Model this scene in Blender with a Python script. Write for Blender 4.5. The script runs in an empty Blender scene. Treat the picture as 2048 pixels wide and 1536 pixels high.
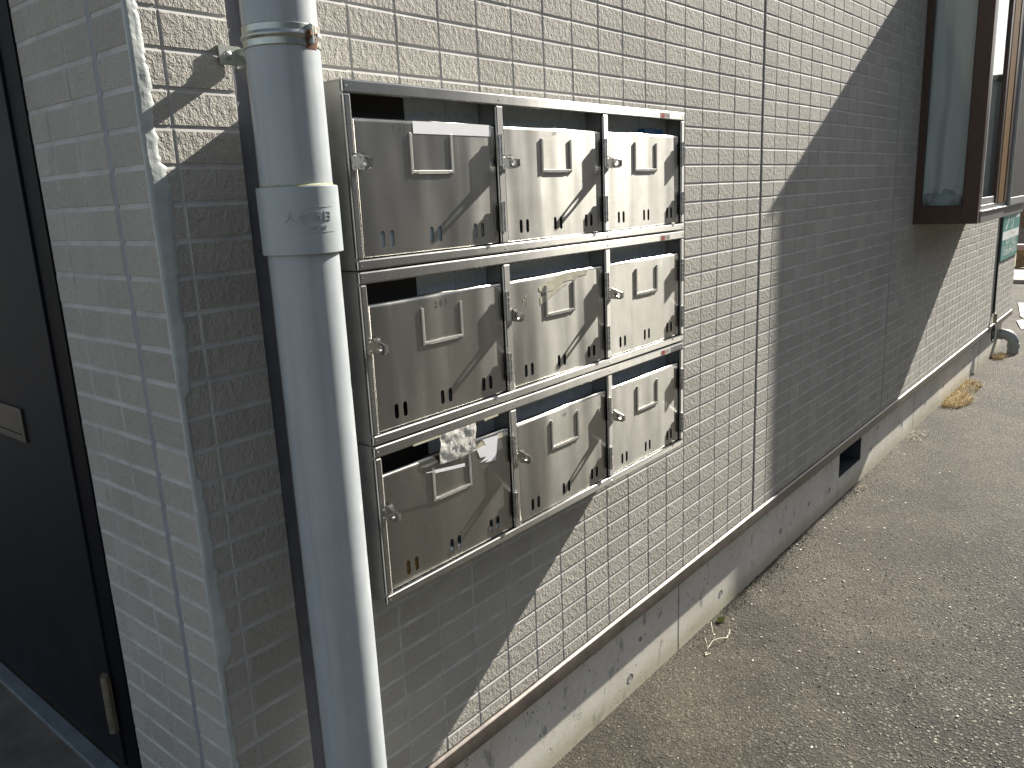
import bpy, bmesh, math, random
from mathutils import Vector, Matrix, noise
random.seed(7)
S = bpy.context.scene
COL = S.collection
U = 0.1            # one tile pitch, metres
ZG = 1.65          # height of tile course 0 above the asphalt

# ------------------------------------------------------------------ camera
cam_d = bpy.data.cameras.new('camera'); cam = bpy.data.objects.new('camera', cam_d); COL.objects.link(cam)
Rr = [[0.6358600892724068, -0.770501830287229, -0.044820490788446854], [-0.2041888666491486, -0.1119363229278665, -0.972510753845902], [0.7443042748815992, 0.6275326199755825, -0.22850373576718205]]
right, down, fwd = Vector(Rr[0]), Vector(Rr[1]), Vector(Rr[2])
M = Matrix.Identity(4)
for i in range(3):
    M[i][0] = right[i]; M[i][1] = -down[i]; M[i][2] = -fwd[i]
M[0][3], M[1][3], M[2][3] = -0.8768165, -1.0374632, 1.3968961
cam.matrix_world = M
cam_d.sensor_fit = 'HORIZONTAL'; cam_d.sensor_width = 36; cam_d.lens = 28.1523
cam_d.clip_start = 0.02; cam_d.clip_end = 400
S.camera = cam

# ------------------------------------------------------------------ light
SUNV = Vector((6.2, -1.0, 3.86)).normalized()
el = math.asin(SUNV.z)
w = bpy.data.worlds.new('World'); S.world = w; w.use_nodes = True
nt = w.node_tree; bg = nt.nodes['Background']
sky = nt.nodes.new('ShaderNodeTexSky'); sky.sky_type = 'NISHITA'; sky.sun_disc = False
sky.sun_elevation = el; sky.sun_rotation = math.atan2(SUNV.x, SUNV.y)
sky.air_density = 1.0; sky.dust_density = 1.0; sky.ozone_density = 1.0
hsv = nt.nodes.new('ShaderNodeHueSaturation'); hsv.inputs['Saturation'].default_value = 0.62
nt.links.new(sky.outputs[0], hsv.inputs['Color']); nt.links.new(hsv.outputs[0], bg.inputs[0]); bg.inputs[1].default_value = 0.06
sd = bpy.data.lights.new('sun', 'SUN'); so = bpy.data.objects.new('sun', sd); COL.objects.link(so)
sd.energy = 5.0; sd.angle = math.radians(0.53); sd.color = (1.0, 0.945, 0.85)
so.rotation_euler = (-SUNV).to_track_quat('-Z', 'Y').to_euler()
so.location = (6, -4, 6)
S.view_settings.view_transform = 'Standard'; S.view_settings.look = 'None'
S.view_settings.exposure = 1.34; S.view_settings.gamma = 1.0

# ------------------------------------------------------------------ helpers
def P(x, y, z): return Vector((x*U, y*U, z*U + ZG))

def tag(o, label=None, cat=None, group=None, kind=None):
    if label: o['label'] = label
    if cat: o['category'] = cat
    if group: o['group'] = group
    if kind: o['kind'] = kind
    return o

def empty(name, loc, label=None, cat=None, group=None):
    o = bpy.data.objects.new(name, None); COL.objects.link(o); o.location = loc
    o.empty_display_size = 0.05
    o['wl'] = list(loc)
    return tag(o, label, cat, group)

def wl(o):
    v = Vector((0, 0, 0))
    while o: v += o.location; o = o.parent
    return v

def obj(name, bm, mat, parent=None, smooth=False, origin=None, bevel=0):
    """link a bmesh given in world coordinates; origin = its pivot in world coordinates"""
    pw = wl(parent) if parent else Vector((0, 0, 0))
    if origin is None:
        if parent: origin = pw
        else: origin = Vector((0, 0, 0))
    bmesh.ops.translate(bm, verts=bm.verts, vec=-Vector(origin))
    bmesh.ops.recalc_face_normals(bm, faces=bm.faces)
    me = bpy.data.meshes.new(name); bm.to_mesh(me); bm.free()
    if smooth:
        for p in me.polygons: p.use_smooth = True
    o = bpy.data.objects.new(name, me); COL.objects.link(o)
    for m in (mat if isinstance(mat, (list, tuple)) else [mat]): me.materials.append(m)
    if parent: o.parent = parent
    o.location = Vector(origin) - pw
    if bevel:
        b = o.modifiers.new('b', 'BEVEL'); b.width = bevel; b.segments = 2; b.limit_method = 'ANGLE'; b.angle_limit = math.radians(40)
    if smooth and smooth != 'all':
        try:
            m = o.modifiers.new('e', 'EDGE_SPLIT'); m.split_angle = math.radians(38)
        except Exception: pass
    return o

def box(bm, a, b):
    x0, y0, z0 = a; x1, y1, z1 = b
    v = [bm.verts.new(c) for c in ((x0,y0,z0),(x1,y0,z0),(x1,y1,z0),(x0,y1,z0),(x0,y0,z1),(x1,y0,z1),(x1,y1,z1),(x0,y1,z1))]
    for f in ((0,3,2,1),(4,5,6,7),(0,1,5,4),(1,2,6,5),(2,3,7,6),(3,0,4,7)): bm.faces.new([v[i] for i in f])
    return v

def ubox(bm, x0, x1, y0, y1, z0, z1):
    """box in tile units"""
    return box(bm, P(x0, y0, z0), P(x1, y1, z1))

def tube(bm, pts, r, seg=16, cap=True, rs=None):
    rings = []
    pts = [Vector(p) for p in pts]
    up = None
    for i, p in enumerate(pts):
        t = (pts[min(i+1, len(pts)-1)] - pts[max(i-1, 0)]).normalized()
        if up is None:
            up = Vector((0, 0, 1)) if abs(t.z) < 0.9 else Vector((1, 0, 0))
        n = (up - t * up.dot(t)).normalized(); b = t.cross(n); up = n
        rr = rs[i] if rs else r
        rings.append([bm.verts.new(p + n*math.cos(2*math.pi*k/seg)*rr + b*math.sin(2*math.pi*k/seg)*rr) for k in range(seg)])
    for a, b in zip(rings, rings[1:]):
        for k in range(seg): bm.faces.new((a[k], a[(k+1) % seg], b[(k+1) % seg], b[k]))
    if cap:
        bm.faces.new(rings[0][::-1]); bm.faces.new(rings[-1])

def lathe(bm, cx, cy, prof, seg=48, a0=0, a1=2*math.pi):
    full = abs(a1-a0-2*math.pi) < 1e-6
    n = seg if full else seg+1
    rings = []
    for r, z in prof:
        rings.append([bm.verts.new((cx+r*math.cos(a0+(a1-a0)*k/seg), cy+r*math.sin(a0+(a1-a0)*k/seg), z)) for k in range(n)])
    for a, b in zip(rings, rings[1:]):
        for k in range(seg): bm.faces.new((a[k], a[(k+1) % n], b[(k+1) % n], b[k]))
    return rings

def plate(bm, outer, holes, thick, place):
    """flat plate with holes: 2D loops -> place(u, v, depth)"""
    loops = [outer] + holes
    F = []; B = []
    edges = []
    for lp in loops:
        f = [bm.verts.new(place(u, v, 0)) for u, v in lp]; b = [bm.verts.new(place(u, v, thick)) for u, v in lp]
        F.append(f); B.append(b)
    for S_ in (F, B):
        es = []
        for lp in S_:
            for i in range(len(lp)):
                es.append(bm.edges.new((lp[i], lp[(i+1) % len(lp)])))
        bmesh.ops.triangle_fill(bm, edges=es, use_beauty=True)
    for f, b in zip(F, B):
        n = len(f)
        for i in range(n): bm.faces.new((f[i], f[(i+1) % n], b[(i+1) % n], b[i]))

def slot_loop(cx, cz, w_, h_, n=6):
    r = w_/2; out = []
    for k in range(n+1):
        a = math.pi*k/n; out.append((cx+r*math.cos(a), cz+h_/2-r+r*math.sin(a)))
    for k in range(n+1):
        a = math.pi+math.pi*k/n; out.append((cx+r*math.cos(a), cz-h_/2+r+r*math.sin(a)))
    return out

def rect(x0, z0, x1, z1): return [(x0, z0), (x1, z0), (x1, z1), (x0, z1)]

def rrect(x0, z0, x1, z1, r, n=4):
    out = []
    for cx, cz, a0 in ((x1-r, z0+r, -90), (x1-r, z1-r, 0), (x0+r, z1-r, 90), (x0+r, z0+r, 180)):
        for k in range(n+1):
            a = math.radians(a0+90*k/n); out.append((cx+r*math.cos(a), cz+r*math.sin(a)))
    return out

# ------------------------------------------------------------------ materials
class NT:
    def __init__(self, name):
        self.m = bpy.data.materials.new(name); self.m.use_nodes = True
        self.t = self.m.node_tree; self.b = self.t.nodes['Principled BSDF']
        self.pos = self.t.nodes.new('ShaderNodeNewGeometry').outputs['Position']
    def n(self, typ, **kw):
        nd = self.t.nodes.new(typ)
        for k, v in kw.items():
            if k in nd.inputs.keys(): nd.inputs[k].default_value = v
            else: setattr(nd, k, v)
        return nd
    def l(self, a, b): self.t.links.new(a, b)
    def mapping(self, scale=(1,1,1), rot=(0,0,0), loc=(0,0,0)):
        m = self.n('ShaderNodeMapping'); m.inputs['Scale'].default_value = scale; m.inputs['Rotation'].default_value = rot; m.inputs['Location'].default_value = loc
        self.l(self.pos, m.inputs[0]); return m.outputs[0]
    def noise(self, scale, detail=4, rough=0.5, vec=None, dist=0.0):
        nd = self.n('ShaderNodeTexNoise'); nd.inputs['Scale'].default_value = scale; nd.inputs['Detail'].default_value = detail
        nd.inputs['Roughness'].default_value = rough; nd.inputs['Distortion'].default_value = dist
        self.l(vec or self.pos, nd.inputs['Vector']); return nd.outputs['Fac']
    def vor(self, scale, feature='F1', vec=None, out='Distance', rand=1.0):
        nd = self.n('ShaderNodeTexVoronoi'); nd.feature = feature; nd.inputs['Scale'].default_value = scale; nd.inputs['Randomness'].default_value = rand
        self.l(vec or self.pos, nd.inputs['Vector']); return nd.outputs[out]
    def ramp(self, fac, stops, interp='LINEAR'):
        r = self.n('ShaderNodeValToRGB'); r.color_ramp.interpolation = interp
        e = r.color_ramp.elements
        while len(e) < len(stops): e.new(0.5)
        for i, (p, c) in enumerate(stops):
            e[i].position = p; e[i].color = (c, c, c, 1) if not hasattr(c, '__len__') else (*c, 1)
        self.l(fac, r.inputs[0]); return r.outputs[0]
    def mix(self, fac, a, b, typ='MIX'):
        m = self.n('ShaderNodeMix'); m.data_type = 'RGBA'; m.blend_type = typ
        for s, v in ((m.inputs[0], fac), (m.inputs[6], a), (m.inputs[7], b)):
            if hasattr(v, 'is_linked') or hasattr(v, 'links'): self.l(v, s)
            elif hasattr(v, '__len__'): s.default_value = (*v, 1)
            else: s.default_value = v
        return m.outputs[2]
    def math(self, op, a, b=0.0, c=None):
        m = self.n('ShaderNodeMath'); m.operation = op
        for s, v in zip(m.inputs, (a, b, c)):
            if v is None: continue
            if hasattr(v, 'links'): self.l(v, s)
            else: s.default_value = v
        return m.outputs[0]
    def xyz(self):
        s = self.n('ShaderNodeSeparateXYZ'); self.l(self.pos, s.inputs[0]); return s.outputs
    def bump(self, h, dist, strength=1.0, prev=None):
        b = self.n('ShaderNodeBump'); b.inputs['Distance'].default_value = dist; b.inputs['Strength'].default_value = strength
        self.l(h, b.inputs['Height'])
        if prev: self.l(prev, b.inputs['Normal'])
        return b.outputs[0]
    def done(self, color=None, rough=None, metal=None, normal=None, **kw):
        for key, v in (('Base Color', color), ('Roughness', rough), ('Metallic', metal)):
            if v is None: continue
            if hasattr(v, 'links'): self.l(v, self.b.inputs[key])
            elif hasattr(v, '__len__'): self.b.inputs[key].default_value = (*v, 1)
            else: self.b.inputs[key].default_value = v
        if normal: self.l(normal, self.b.inputs['Normal'])
        for k, v in kw.items(): self.b.inputs[k].default_value = v
        return self.m

def simple(name, color, rough=0.5, metal=0.0, var=0.12, scale=30, bump=0.0, bscale=200, **kw):
    t = NT(name); nz = t.noise(scale, 5, 0.6)
    c0 = tuple(max(0, c*(1-var)) for c in color); c1 = tuple(min(1, c*(1+var)) for c in color)
    col = t.mix(t.ramp(nz, [(0.3, 0.0), (0.7, 1.0)]), c0, c1)
    nrm = t.bump(t.noise(bscale, 4, 0.6), bump) if bump else None
    r = t.math('ADD', t.math('MULTIPLY', nz, 0.15), rough-0.07)
    return t.done(col, r, metal, nrm, **kw)

# rough-faced ceramic siding
def mat_siding():
    t = NT('siding')
    v1 = t.mapping((1, 1, 0.75), (0, math.radians(-25), 0))
    n1 = t.noise(110, 4, 0.60, v1, 0.2)
    n2 = t.noise(420, 2, 0.5)
    rid = t.math('ABSOLUTE', t.math('SUBTRACT', n1, 0.5))
    h = t.math('ADD', t.math('MULTIPLY', n1, 1.0), t.math('MULTIPLY', rid, 0.12))
    h = t.math('ADD', h, t.math('MULTIPLY', n2, 0.34))
    nrm = t.bump(h, 0.0062, 1.0)
    big = t.noise(2.2, 5, 0.6)
    sp = t.noise(500, 2, 0.6)
    c = t.mix(t.ramp(big, [(0.3, 0), (0.7, 1)]), (0.385, 0.365, 0.32), (0.46, 0.44, 0.39))
    c = t.mix(t.ramp(sp, [(0.35, 0.0), (0.75, 0.35)]), c, (0.60, 0.575, 0.53))
    cell = t.n('ShaderNodeVectorMath'); cell.operation = 'FLOOR'
    cm = t.mapping((10.0, 10.0, 1/0.04856294), loc=(0.0, 0.0, -1.65/0.04856294)); t.l(cm, cell.inputs[0])
    wn = t.n('ShaderNodeTexWhiteNoise'); wn.noise_dimensions = '3D'; t.l(cell.outputs[0], wn.inputs['Vector'])
    tint = t.ramp(wn.outputs['Value'], [(0.0, 0.86), (1.0, 1.0)])
    c = t.mix(1.0, c, tint, 'MULTIPLY')
    # grime near the ground and faint streaks
    z = t.xyz()[2]
    st = t.noise(9, 5, 0.65, t.mapping((1, 1, 0.12)))
    g = t.math('MULTIPLY', t.ramp(st, [(0.45, 0.0), (0.75, 1.0)]), 0.22)
    c = t.mix(g, c, (0.25, 0.235, 0.20))
    ms = t.noise(26, 4, 0.7)
    mfac = t.math('MULTIPLY', t.ramp(ms, [(0.71, 0.0), (0.77, 1.0)]), 0.35)
    c = t.mix(mfac, c, (0.30, 0.31, 0.10))
    return t.done(c, 0.85, 0, nrm, **{'Specular IOR Level': 0.25})

def mat_steel(name, base=(0.60, 0.585, 0.55), r0=0.30, warp=0.0012, wscale=7, brush='x'):
    t = NT(name)
    sc = (0.02, 1, 1) if brush == 'x' else (1, 1, 0.02)
    br = t.noise(900, 3, 0.6, t.mapping(sc))
    pt = t.noise(14, 5, 0.65)
    drip = t.noise(60, 4, 0.6, t.mapping((1, 1, 0.08)))
    c = t.mix(t.ramp(pt, [(0.35, 0), (0.7, 1)]), base, tuple(x*0.88 for x in base))
    c = t.mix(t.math('MULTIPLY', t.ramp(drip, [(0.55, 0.0), (0.75, 1.0)]), 0.22), c, (0.68, 0.67, 0.64))
    stain = t.noise(33, 3, 0.6)
    c = t.mix(t.math('MULTIPLY', t.ramp(stain, [(0.66, 0.0), (0.74, 1.0)]), 0.3), c, (0.45, 0.39, 0.29))
    scr = t.vor(35, 'DISTANCE_TO_EDGE', t.mapping((1, 1, 0.35), (0, 0.5, 0)))
    scr = t.ramp(scr, [(0.0, 1.0), (0.012, 0.0)])
    gate = t.ramp(t.noise(9, 3), [(0.55, 0), (0.62, 1)])
    scr = t.math('MULTIPLY', t.math('MULTIPLY', scr, gate), 0.10)
    c = t.mix(scr, c, (0.85, 0.84, 0.80))
    r = t.math('ADD', r0-0.06, t.math('MULTIPLY', pt, 0.08))
    r = t.math('ADD', r, t.math('MULTIPLY', br, 0.03))
    nb = t.bump(br, 0.00004, 1.0)
    nrm = t.bump(t.noise(wscale, 2, 0.45, t.mapping((1, 1, 0.28))), warp, 1.0)
    tn = t.n('ShaderNodeTangent'); tn.direction_type = 'RADIAL'; tn.axis = 'Z'
    t.l(tn.outputs[0], t.b.inputs['Tangent'])
    t.b.inputs['Anisotropic'].default_value = 0.97; t.b.inputs['Anisotropic Rotation'].default_value = 0.25
    return t.done(c, r, 1.0, nrm)

def mat_pvc():
    t = NT('pvc_pipe')
    n1 = t.noise(20, 5, 0.65); dr = t.noise(90, 4, 0.6, t.mapping((1, 1, 0.03)))
    c = t.mix(t.ramp(n1, [(0.3, 0), (0.75, 1)]), (0.345, 0.375, 0.395), (0.40, 0.43, 0.445))
    c = t.mix(t.math('MULTIPLY', t.ramp(dr, [(0.45, 0), (0.75, 1)]), 0.4), c, (0.27, 0.275, 0.265))
    sp = t.ramp(t.vor(60), [(0.03, 1.0), (0.05, 0.0)])
    c = t.mix(t.math('MULTIPLY', sp, t.ramp(t.noise(11), [(0.58, 0), (0.62, 0.6)])), c, (0.12, 0.12, 0.11))
    r = t.math('ADD', 0.27, t.math('MULTIPLY', n1, 0.16))
    nrm = t.bump(t.noise(30, 3), 0.0004)
    return t.done(c, r, 0, nrm)

def mat_concrete():
    t = NT('concrete')
    n1 = t.noise(5, 6, 0.65); n2 = t.noise(60, 5, 0.6)
    c = t.mix(t.ramp(n1, [(0.3, 0), (0.7, 1)]), (0.57, 0.54, 0.475), (0.70, 0.67, 0.60))
    c = t.mix(t.math('MULTIPLY', t.ramp(n2, [(0.4, 0), (0.8, 1)]), 0.25), c, (0.36, 0.35, 0.32))
    # blow holes
    vs = t.mapping((1.0, 1.0, 0.62), (0, 0.3, 0))
    ph = t.vor(42, vec=vs); ph = t.ramp(ph, [(0.09, 1.0), (0.13, 0.0)])
    ph2 = t.ramp(t.vor(110, vec=vs), [(0.12, 1.0), (0.18, 0.0)])
    gate = t.ramp(t.noise(15, 3), [(0.44, 0.0), (0.50, 1.0)])
    gate2 = t.ramp(t.noise(23, 3, 0.5), [(0.5, 0.0), (0.58, 1.0)])
    holes = t.math('MAXIMUM', t.math('MULTIPLY', ph, gate), t.math('MULTIPLY', ph2, gate2))
    c = t.mix(t.math('MULTIPLY', holes, 0.85), c, (0.11, 0.105, 0.10))
    sm = t.ramp(t.noise(26, 4, 0.6, t.mapping((1, 1, 0.5), (0, 0.7, 0))), [(0.59, 0.0), (0.68, 0.6)])
    c = t.mix(sm, c, (0.16, 0.155, 0.15))
    z = t.xyz()[2]
    wob = t.math('ADD', z, t.math('MULTIPLY', t.noise(14, 4), -0.05))
    alg = t.ramp(wob, [(-0.02, 0.6), (0.045, 0.0)])
    c = t.mix(alg, c, (0.34, 0.32, 0.20))
    h = t.math('SUBTRACT', t.math('MULTIPLY', t.noise(180, 4), 0.25), holes)
    return t.done(c, 0.8, 0, t.bump(h, 0.0016), **{'Specular IOR Level': 0.3})

def mat_asphalt():
    t = NT('asphalt')
    x, y, z = t.xyz()
    warpn = t.math('MULTIPLY', t.noise(2.2, 4, 0.6), 0.9)
    band = t.math('ADD', t.math('MULTIPLY', y, -1.0), t.math('SUBTRACT', warpn, 0.45))
    band = t.math('ADD', band, t.math('MULTIPLY', x, -0.10))
    coarse = t.ramp(band, [(0.10, 0.0), (0.75, 1.0)])       # away from the wall: bare aggregate
    v1 = t.n('ShaderNodeTexVoronoi'); v1.inputs['Scale'].default_value = 88; t.l(t.pos, v1.inputs['Vector'])
    v2 = t.n('ShaderNodeTexVoronoi'); v2.inputs['Scale'].default_value = 190; t.l(t.pos, v2.inputs['Vector'])
    sel = t.n('ShaderNodeSeparateColor'); t.l(v1.outputs['Color'], sel.inputs[0])
    sel2 = t.n('ShaderNodeSeparateColor'); t.l(v2.outputs['Color'], sel2.inputs[0])
    stone = t.ramp(v1.outputs['Distance'], [(0.30, 1.0), (0.5, 0.0)])
    n1 = t.noise(3.5, 6, 0.7); n3 = t.noise(16, 5, 0.7)
    pat = t.ramp(t.math('ADD', t.math('MULTIPLY', n1, 0.6), t.math('MULTIPLY', n3, 0.4)), [(0.36, 0), (0.64, 1)])
    sandy = t.mix(pat, (0.063, 0.055, 0.041), (0.153, 0.131, 0.095))
    binder = t.mix(pat, (0.031, 0.029, 0.024), (0.081, 0.077, 0.062))
    base = t.mix(coarse, sandy, binder)
    grain = t.noise(230, 4, 0.75)
    base = t.mix(t.ramp(grain, [(0.40, 0.75), (0.52, 0.0)]), base, (0.018, 0.018, 0.014))
    base = t.mix(t.ramp(grain, [(0.56, 0.0), (0.68, 0.55)]), base, (0.265, 0.235, 0.174))
    scol = t.ramp(sel.outputs[0], [(0.0, (0.046, 0.045, 0.037)), (0.5, (0.112, 0.104, 0.082)), (0.82, (0.204, 0.193, 0.145)), (0.955, (0.509, 0.489, 0.386))])
    sf = t.math('MULTIPLY', stone, t.ramp(coarse, [(0.0, 0.22), (1.0, 0.9)]))
    c = t.mix(sf, base, scol)
    wh = t.math('MULTIPLY', t.ramp(sel2.outputs[1], [(0.965, 0.0), (0.975, 1.0)], 'LINEAR'), t.ramp(v2.outputs['Distance'], [(0.3, 1.0), (0.4, 0.0)]))
    c = t.mix(t.math('MULTIPLY', wh, 0.8), c, (0.560, 0.522, 0.405))
    dk = t.math('MULTIPLY', t.ramp(sel2.outputs[0], [(0.91, 0.0), (0.93, 1.0)]), t.ramp(v2.outputs['Distance'], [(0.3, 1.0), (0.45, 0.0)]))
    c = t.mix(t.math('MULTIPLY', dk, 0.9), c, (0.015, 0.015, 0.013))
    pits = t.noise(70, 5, 0.72)
    c = t.mix(t.ramp(pits, [(0.33, 0.8), (0.41, 0.0)]), c, (0.024, 0.022, 0.019))
    lump = t.noise(38, 3, 0.6)
    c = t.mix(t.ramp(lump, [(0.56, 0.0), (0.70, 0.30)]), c, (0.220, 0.193, 0.142))
    h = t.math('ADD', t.math('MULTIPLY', stone, t.ramp(coarse, [(0, 0.35), (1, 1.1)])), t.math('MULTIPLY', grain, 1.3))
    h = t.math('ADD', h, t.math('MULTIPLY', pits, 2.4))
    big = t.ramp(t.noise(1.6, 5, 0.7, None, 0.6), [(0.36, 0.62), (0.60, 1.12)])
    c = t.mix(1.0, c, big, 'MULTIPLY')
    return t.done(c, 0.8, 0, t.bump(h, 0.012), **{'Specular IOR Level': 0.35})

def mat_glass():
    t = NT('glass')
    t.b.inputs['Base Color'].default_value = (0.93, 0.97, 0.96, 1); t.b.inputs['Roughness'].default_value = 0.02
    t.b.inputs['Transmission Weight'].default_value = 1.0; t.b.inputs['IOR'].default_value = 1.45
    return t.m

def mat_curtain():
    t = NT('curtain')
    d = t.noise(700, 2)
    c = t.mix(d, (0.62, 0.66, 0.64), (0.74, 0.77, 0.75))
    return t.done(c, 0.9, 0)

MS = mat_siding()
M_GROUT = simple('siding_groove', (0.43, 0.42, 0.40), 0.85, 0, 0.2, 14)
M_STEEL = mat_steel('stainless', (0.40, 0.394, 0.372), 0.275, 0.0012, 7, 'x')
M_DOOR = mat_steel('stainless_door', (0.35, 0.344, 0.318), 0.262, 0.0075, 6.5, 'x')
M_GALV = simple('galvanised_sheet', (0.72, 0.78, 0.80), 0.45, 0.15, 0.12, 90, 0.0003, 60)
M_CAB = simple('cabinet_steel', (0.33, 0.325, 0.305), 0.42, 0.45, 0.15, 20, 0.0003, 30)
M_DARKREFL = simple('dark_reflection_sheet', (0.02, 0.017, 0.015), 0.6)
M_CHROME = simple('plated_steel', (0.72, 0.70, 0.67), 0.20, 1.0, 0.1, 60, 0.0003, 60)
M_HOLD = simple('holder_steel', (0.60, 0.585, 0.54), 0.4, 0.55, 0.08, 60)
M_HINGE = simple('hinge_steel', (0.58, 0.57, 0.56), 0.34, 1.0, 0.25, 120, 0.0002, 90)
M_PVC = mat_pvc()
M_SOCKET = simple('pvc_socket', (0.35, 0.385, 0.395), 0.33, 0, 0.06, 25, 0.0002, 60)
M_CONC = mat_concrete()
M_ASPH = mat_asphalt()
M_SEAL2 = simple('old_sealant', (0.12, 0.12, 0.138), 0.6, 0, 0.2, 20, 0.0006, 60)
M_SEAL = simple('sealant', (0.235, 0.245, 0.265), 0.6, 0, 0.15, 20, 0.0006, 60)
M_SEALG = simple('green_grey_sealant', (0.42, 0.45, 0.435), 0.42, 0, 0.16, 22, 0.0016, 55)
M_JOINT = simple('dark_joint', (0.205, 0.20, 0.215), 0.6, 0, 0.2, 20)
M_FLASH = simple('flashing', (0.13, 0.112, 0.098), 0.38, 0.35, 0.4, 18, 0.0004, 40)
M_BROWN = simple('bronze_aluminium', (0.062, 0.033, 0.024), 0.38, 0.25, 0.15, 40)
M_AMBER = simple('amber_aluminium', (0.15, 0.075, 0.015), 0.6, 0.0, 0.2, 30, **{'Specular IOR Level': 0.1})
M_ALU = simple('aluminium', (0.36, 0.365, 0.36), 0.42, 0.6, 0.12, 40)
M_SCREEN = simple('insect_screen', (0.012, 0.016, 0.018), 0.9, 0, 0.2, 60, **{'Specular IOR Level': 0.1})
M_ALUD = simple('dull_aluminium', (0.16, 0.16, 0.155), 0.5, 0.4, 0.2, 30)
M_GLASS = mat_glass(); M_CURT = mat_curtain()
M_ROOM = simple('room_interior', (0.18, 0.17, 0.16), 0.9)
M_DOORB = simple('entrance_door_paint', (0.009, 0.010, 0.014), 0.6, 0.0, 0.25, 9, 0.0002, 30, **{'Specular IOR Level': 0.15})
M_FRAMEB = simple('black_frame', (0.004, 0.004, 0.006), 0.6, 0, 0.2, 30, **{'Specular IOR Level': 0.1})
M_BRASS = simple('aged_brass', (0.27, 0.235, 0.17), 0.4, 0.6, 0.3, 60)
M_WHITE = simple('white_paper', (0.93, 0.93, 0.94), 0.5, 0, 0.02, 60)
M_BLUEW = simple('pale_blue_paper', (0.50, 0.60, 0.68), 0.6, 0, 0.2, 30)
M_BLUE = simple('blue_plastic', (0.02, 0.16, 0.36), 0.35, 0, 0.1, 60)
M_KRAFT = simple('brown_card', (0.30, 0.17, 0.06), 0.7, 0, 0.3, 40)
M_RED = simple('red_print', (0.42, 0.07, 0.06), 0.5)
M_GREYP = simple('grey_print', (0.38, 0.30, 0.28), 0.5)
M_INK = simple('pencil_ink', (0.07, 0.068, 0.06), 0.6)
M_TAPE = simple('tape_residue', (0.60, 0.56, 0.42), 0.55, 0, 0.25, 60, 0.0004, 90)
M_BLACK = simple('black_rubber', (0.015, 0.014, 0.018), 0.45)
M_PORCH = simple('porch_concrete', (0.13, 0.112, 0.09), 0.85, 0, 0.3, 12, 0.001, 120)
M_STRIP = simple('threshold_metal', (0.23, 0.26, 0.27), 0.45, 0.5, 0.2, 20)
M_TEAL = simple('teal_sign', (0.035, 0.23, 0.205), 0.45, 0, 0.1, 20)
M_SIGNW = simple('sign_white', (0.80, 0.82, 0.80), 0.5, 0, 0.03, 20)
M_SIGNG = simple('sign_grey', (0.45, 0.42, 0.42), 0.5, 0, 0.03, 20)
M_WOOD = simple('weathered_brown_wood', (0.24, 0.16, 0.085), 0.8, 0, 0.4, 12, 0.002, 50)
M_RAIL = simple('reddish_rail', (0.42, 0.28, 0.25), 0.6)
M_PVCG = simple('grey_drain', (0.33, 0.35, 0.33), 0.38, 0, 0.15, 30)
M_STRAW = simple('straw', (0.58, 0.46, 0.26), 0.8, 0, 0.35, 80)
M_TWIG = simple('dry_stem', (0.72, 0.64, 0.50), 0.7, 0, 0.15, 80)
M_MOSS = simple('moss', (0.12, 0.13, 0.02), 0.9, 0, 0.5, 200)
M_GRASS = simple('grass', (0.24, 0.21, 0.075), 0.9, 0, 0.5, 6, 0.01, 30)
M_KERB = simple('kerb_concrete', (0.30, 0.25, 0.225), 0.8, 0, 0.2, 8)
M_PAINT = simple('road_paint', (0.26, 0.25, 0.23), 0.6, 0, 0.15, 12)
M_FAR = simple('plain_render', (0.20, 0.19, 0.17), 0.9, 0, 0.1, 2)
M_STONE = simple('loose_stone', (0.38, 0.355, 0.31), 0.8, 0, 0.45, 90)
M_CHIP = simple('leaf_chip', (0.62, 0.58, 0.50), 0.8, 0, 0.3, 90)

def rusty():
    t = NT('zinc_rusty')
    n = t.noise(70, 4, 0.6)
    c = t.mix(t.ramp(n, [(0.3, 0), (0.7, 1)]), (0.36, 0.40, 0.38), (0.52, 0.52, 0.46))
    # rust on the bolt side of the clamp
    x = t.xyz()[0]
    rf = t.math('MULTIPLY', t.ramp(t.math('ADD', x, t.math('MULTIPLY', n, 0.03)), [(0.0, 0.0), (1.0, 1.0)]), 0.0)
    sp = t.ramp(t.noise(45, 4, 0.7), [(0.60, 0.0), (0.70, 0.8)])
    c = t.mix(sp, c, (0.30, 0.11, 0.03))
    return t.done(c, 0.36, 0.85, t.bump(n, 0.0004))
M_ZINC = rusty()
M_RUST = simple('rust', (0.17, 0.075, 0.035), 0.7, 0.2, 0.4, 120, 0.0006, 200)

# ------------------------------------------------------------------ the building
A = 0.4856294       # course pitch in tile units
XC = -3.53          # corner
ZB = -13.43         # bottom of the siding
XE = 67.2
bld = empty('apartment_building', P(XC, 0.27, -16.5), 'grey tiled apartment building with brown bay window and concrete base', 'building')

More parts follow.
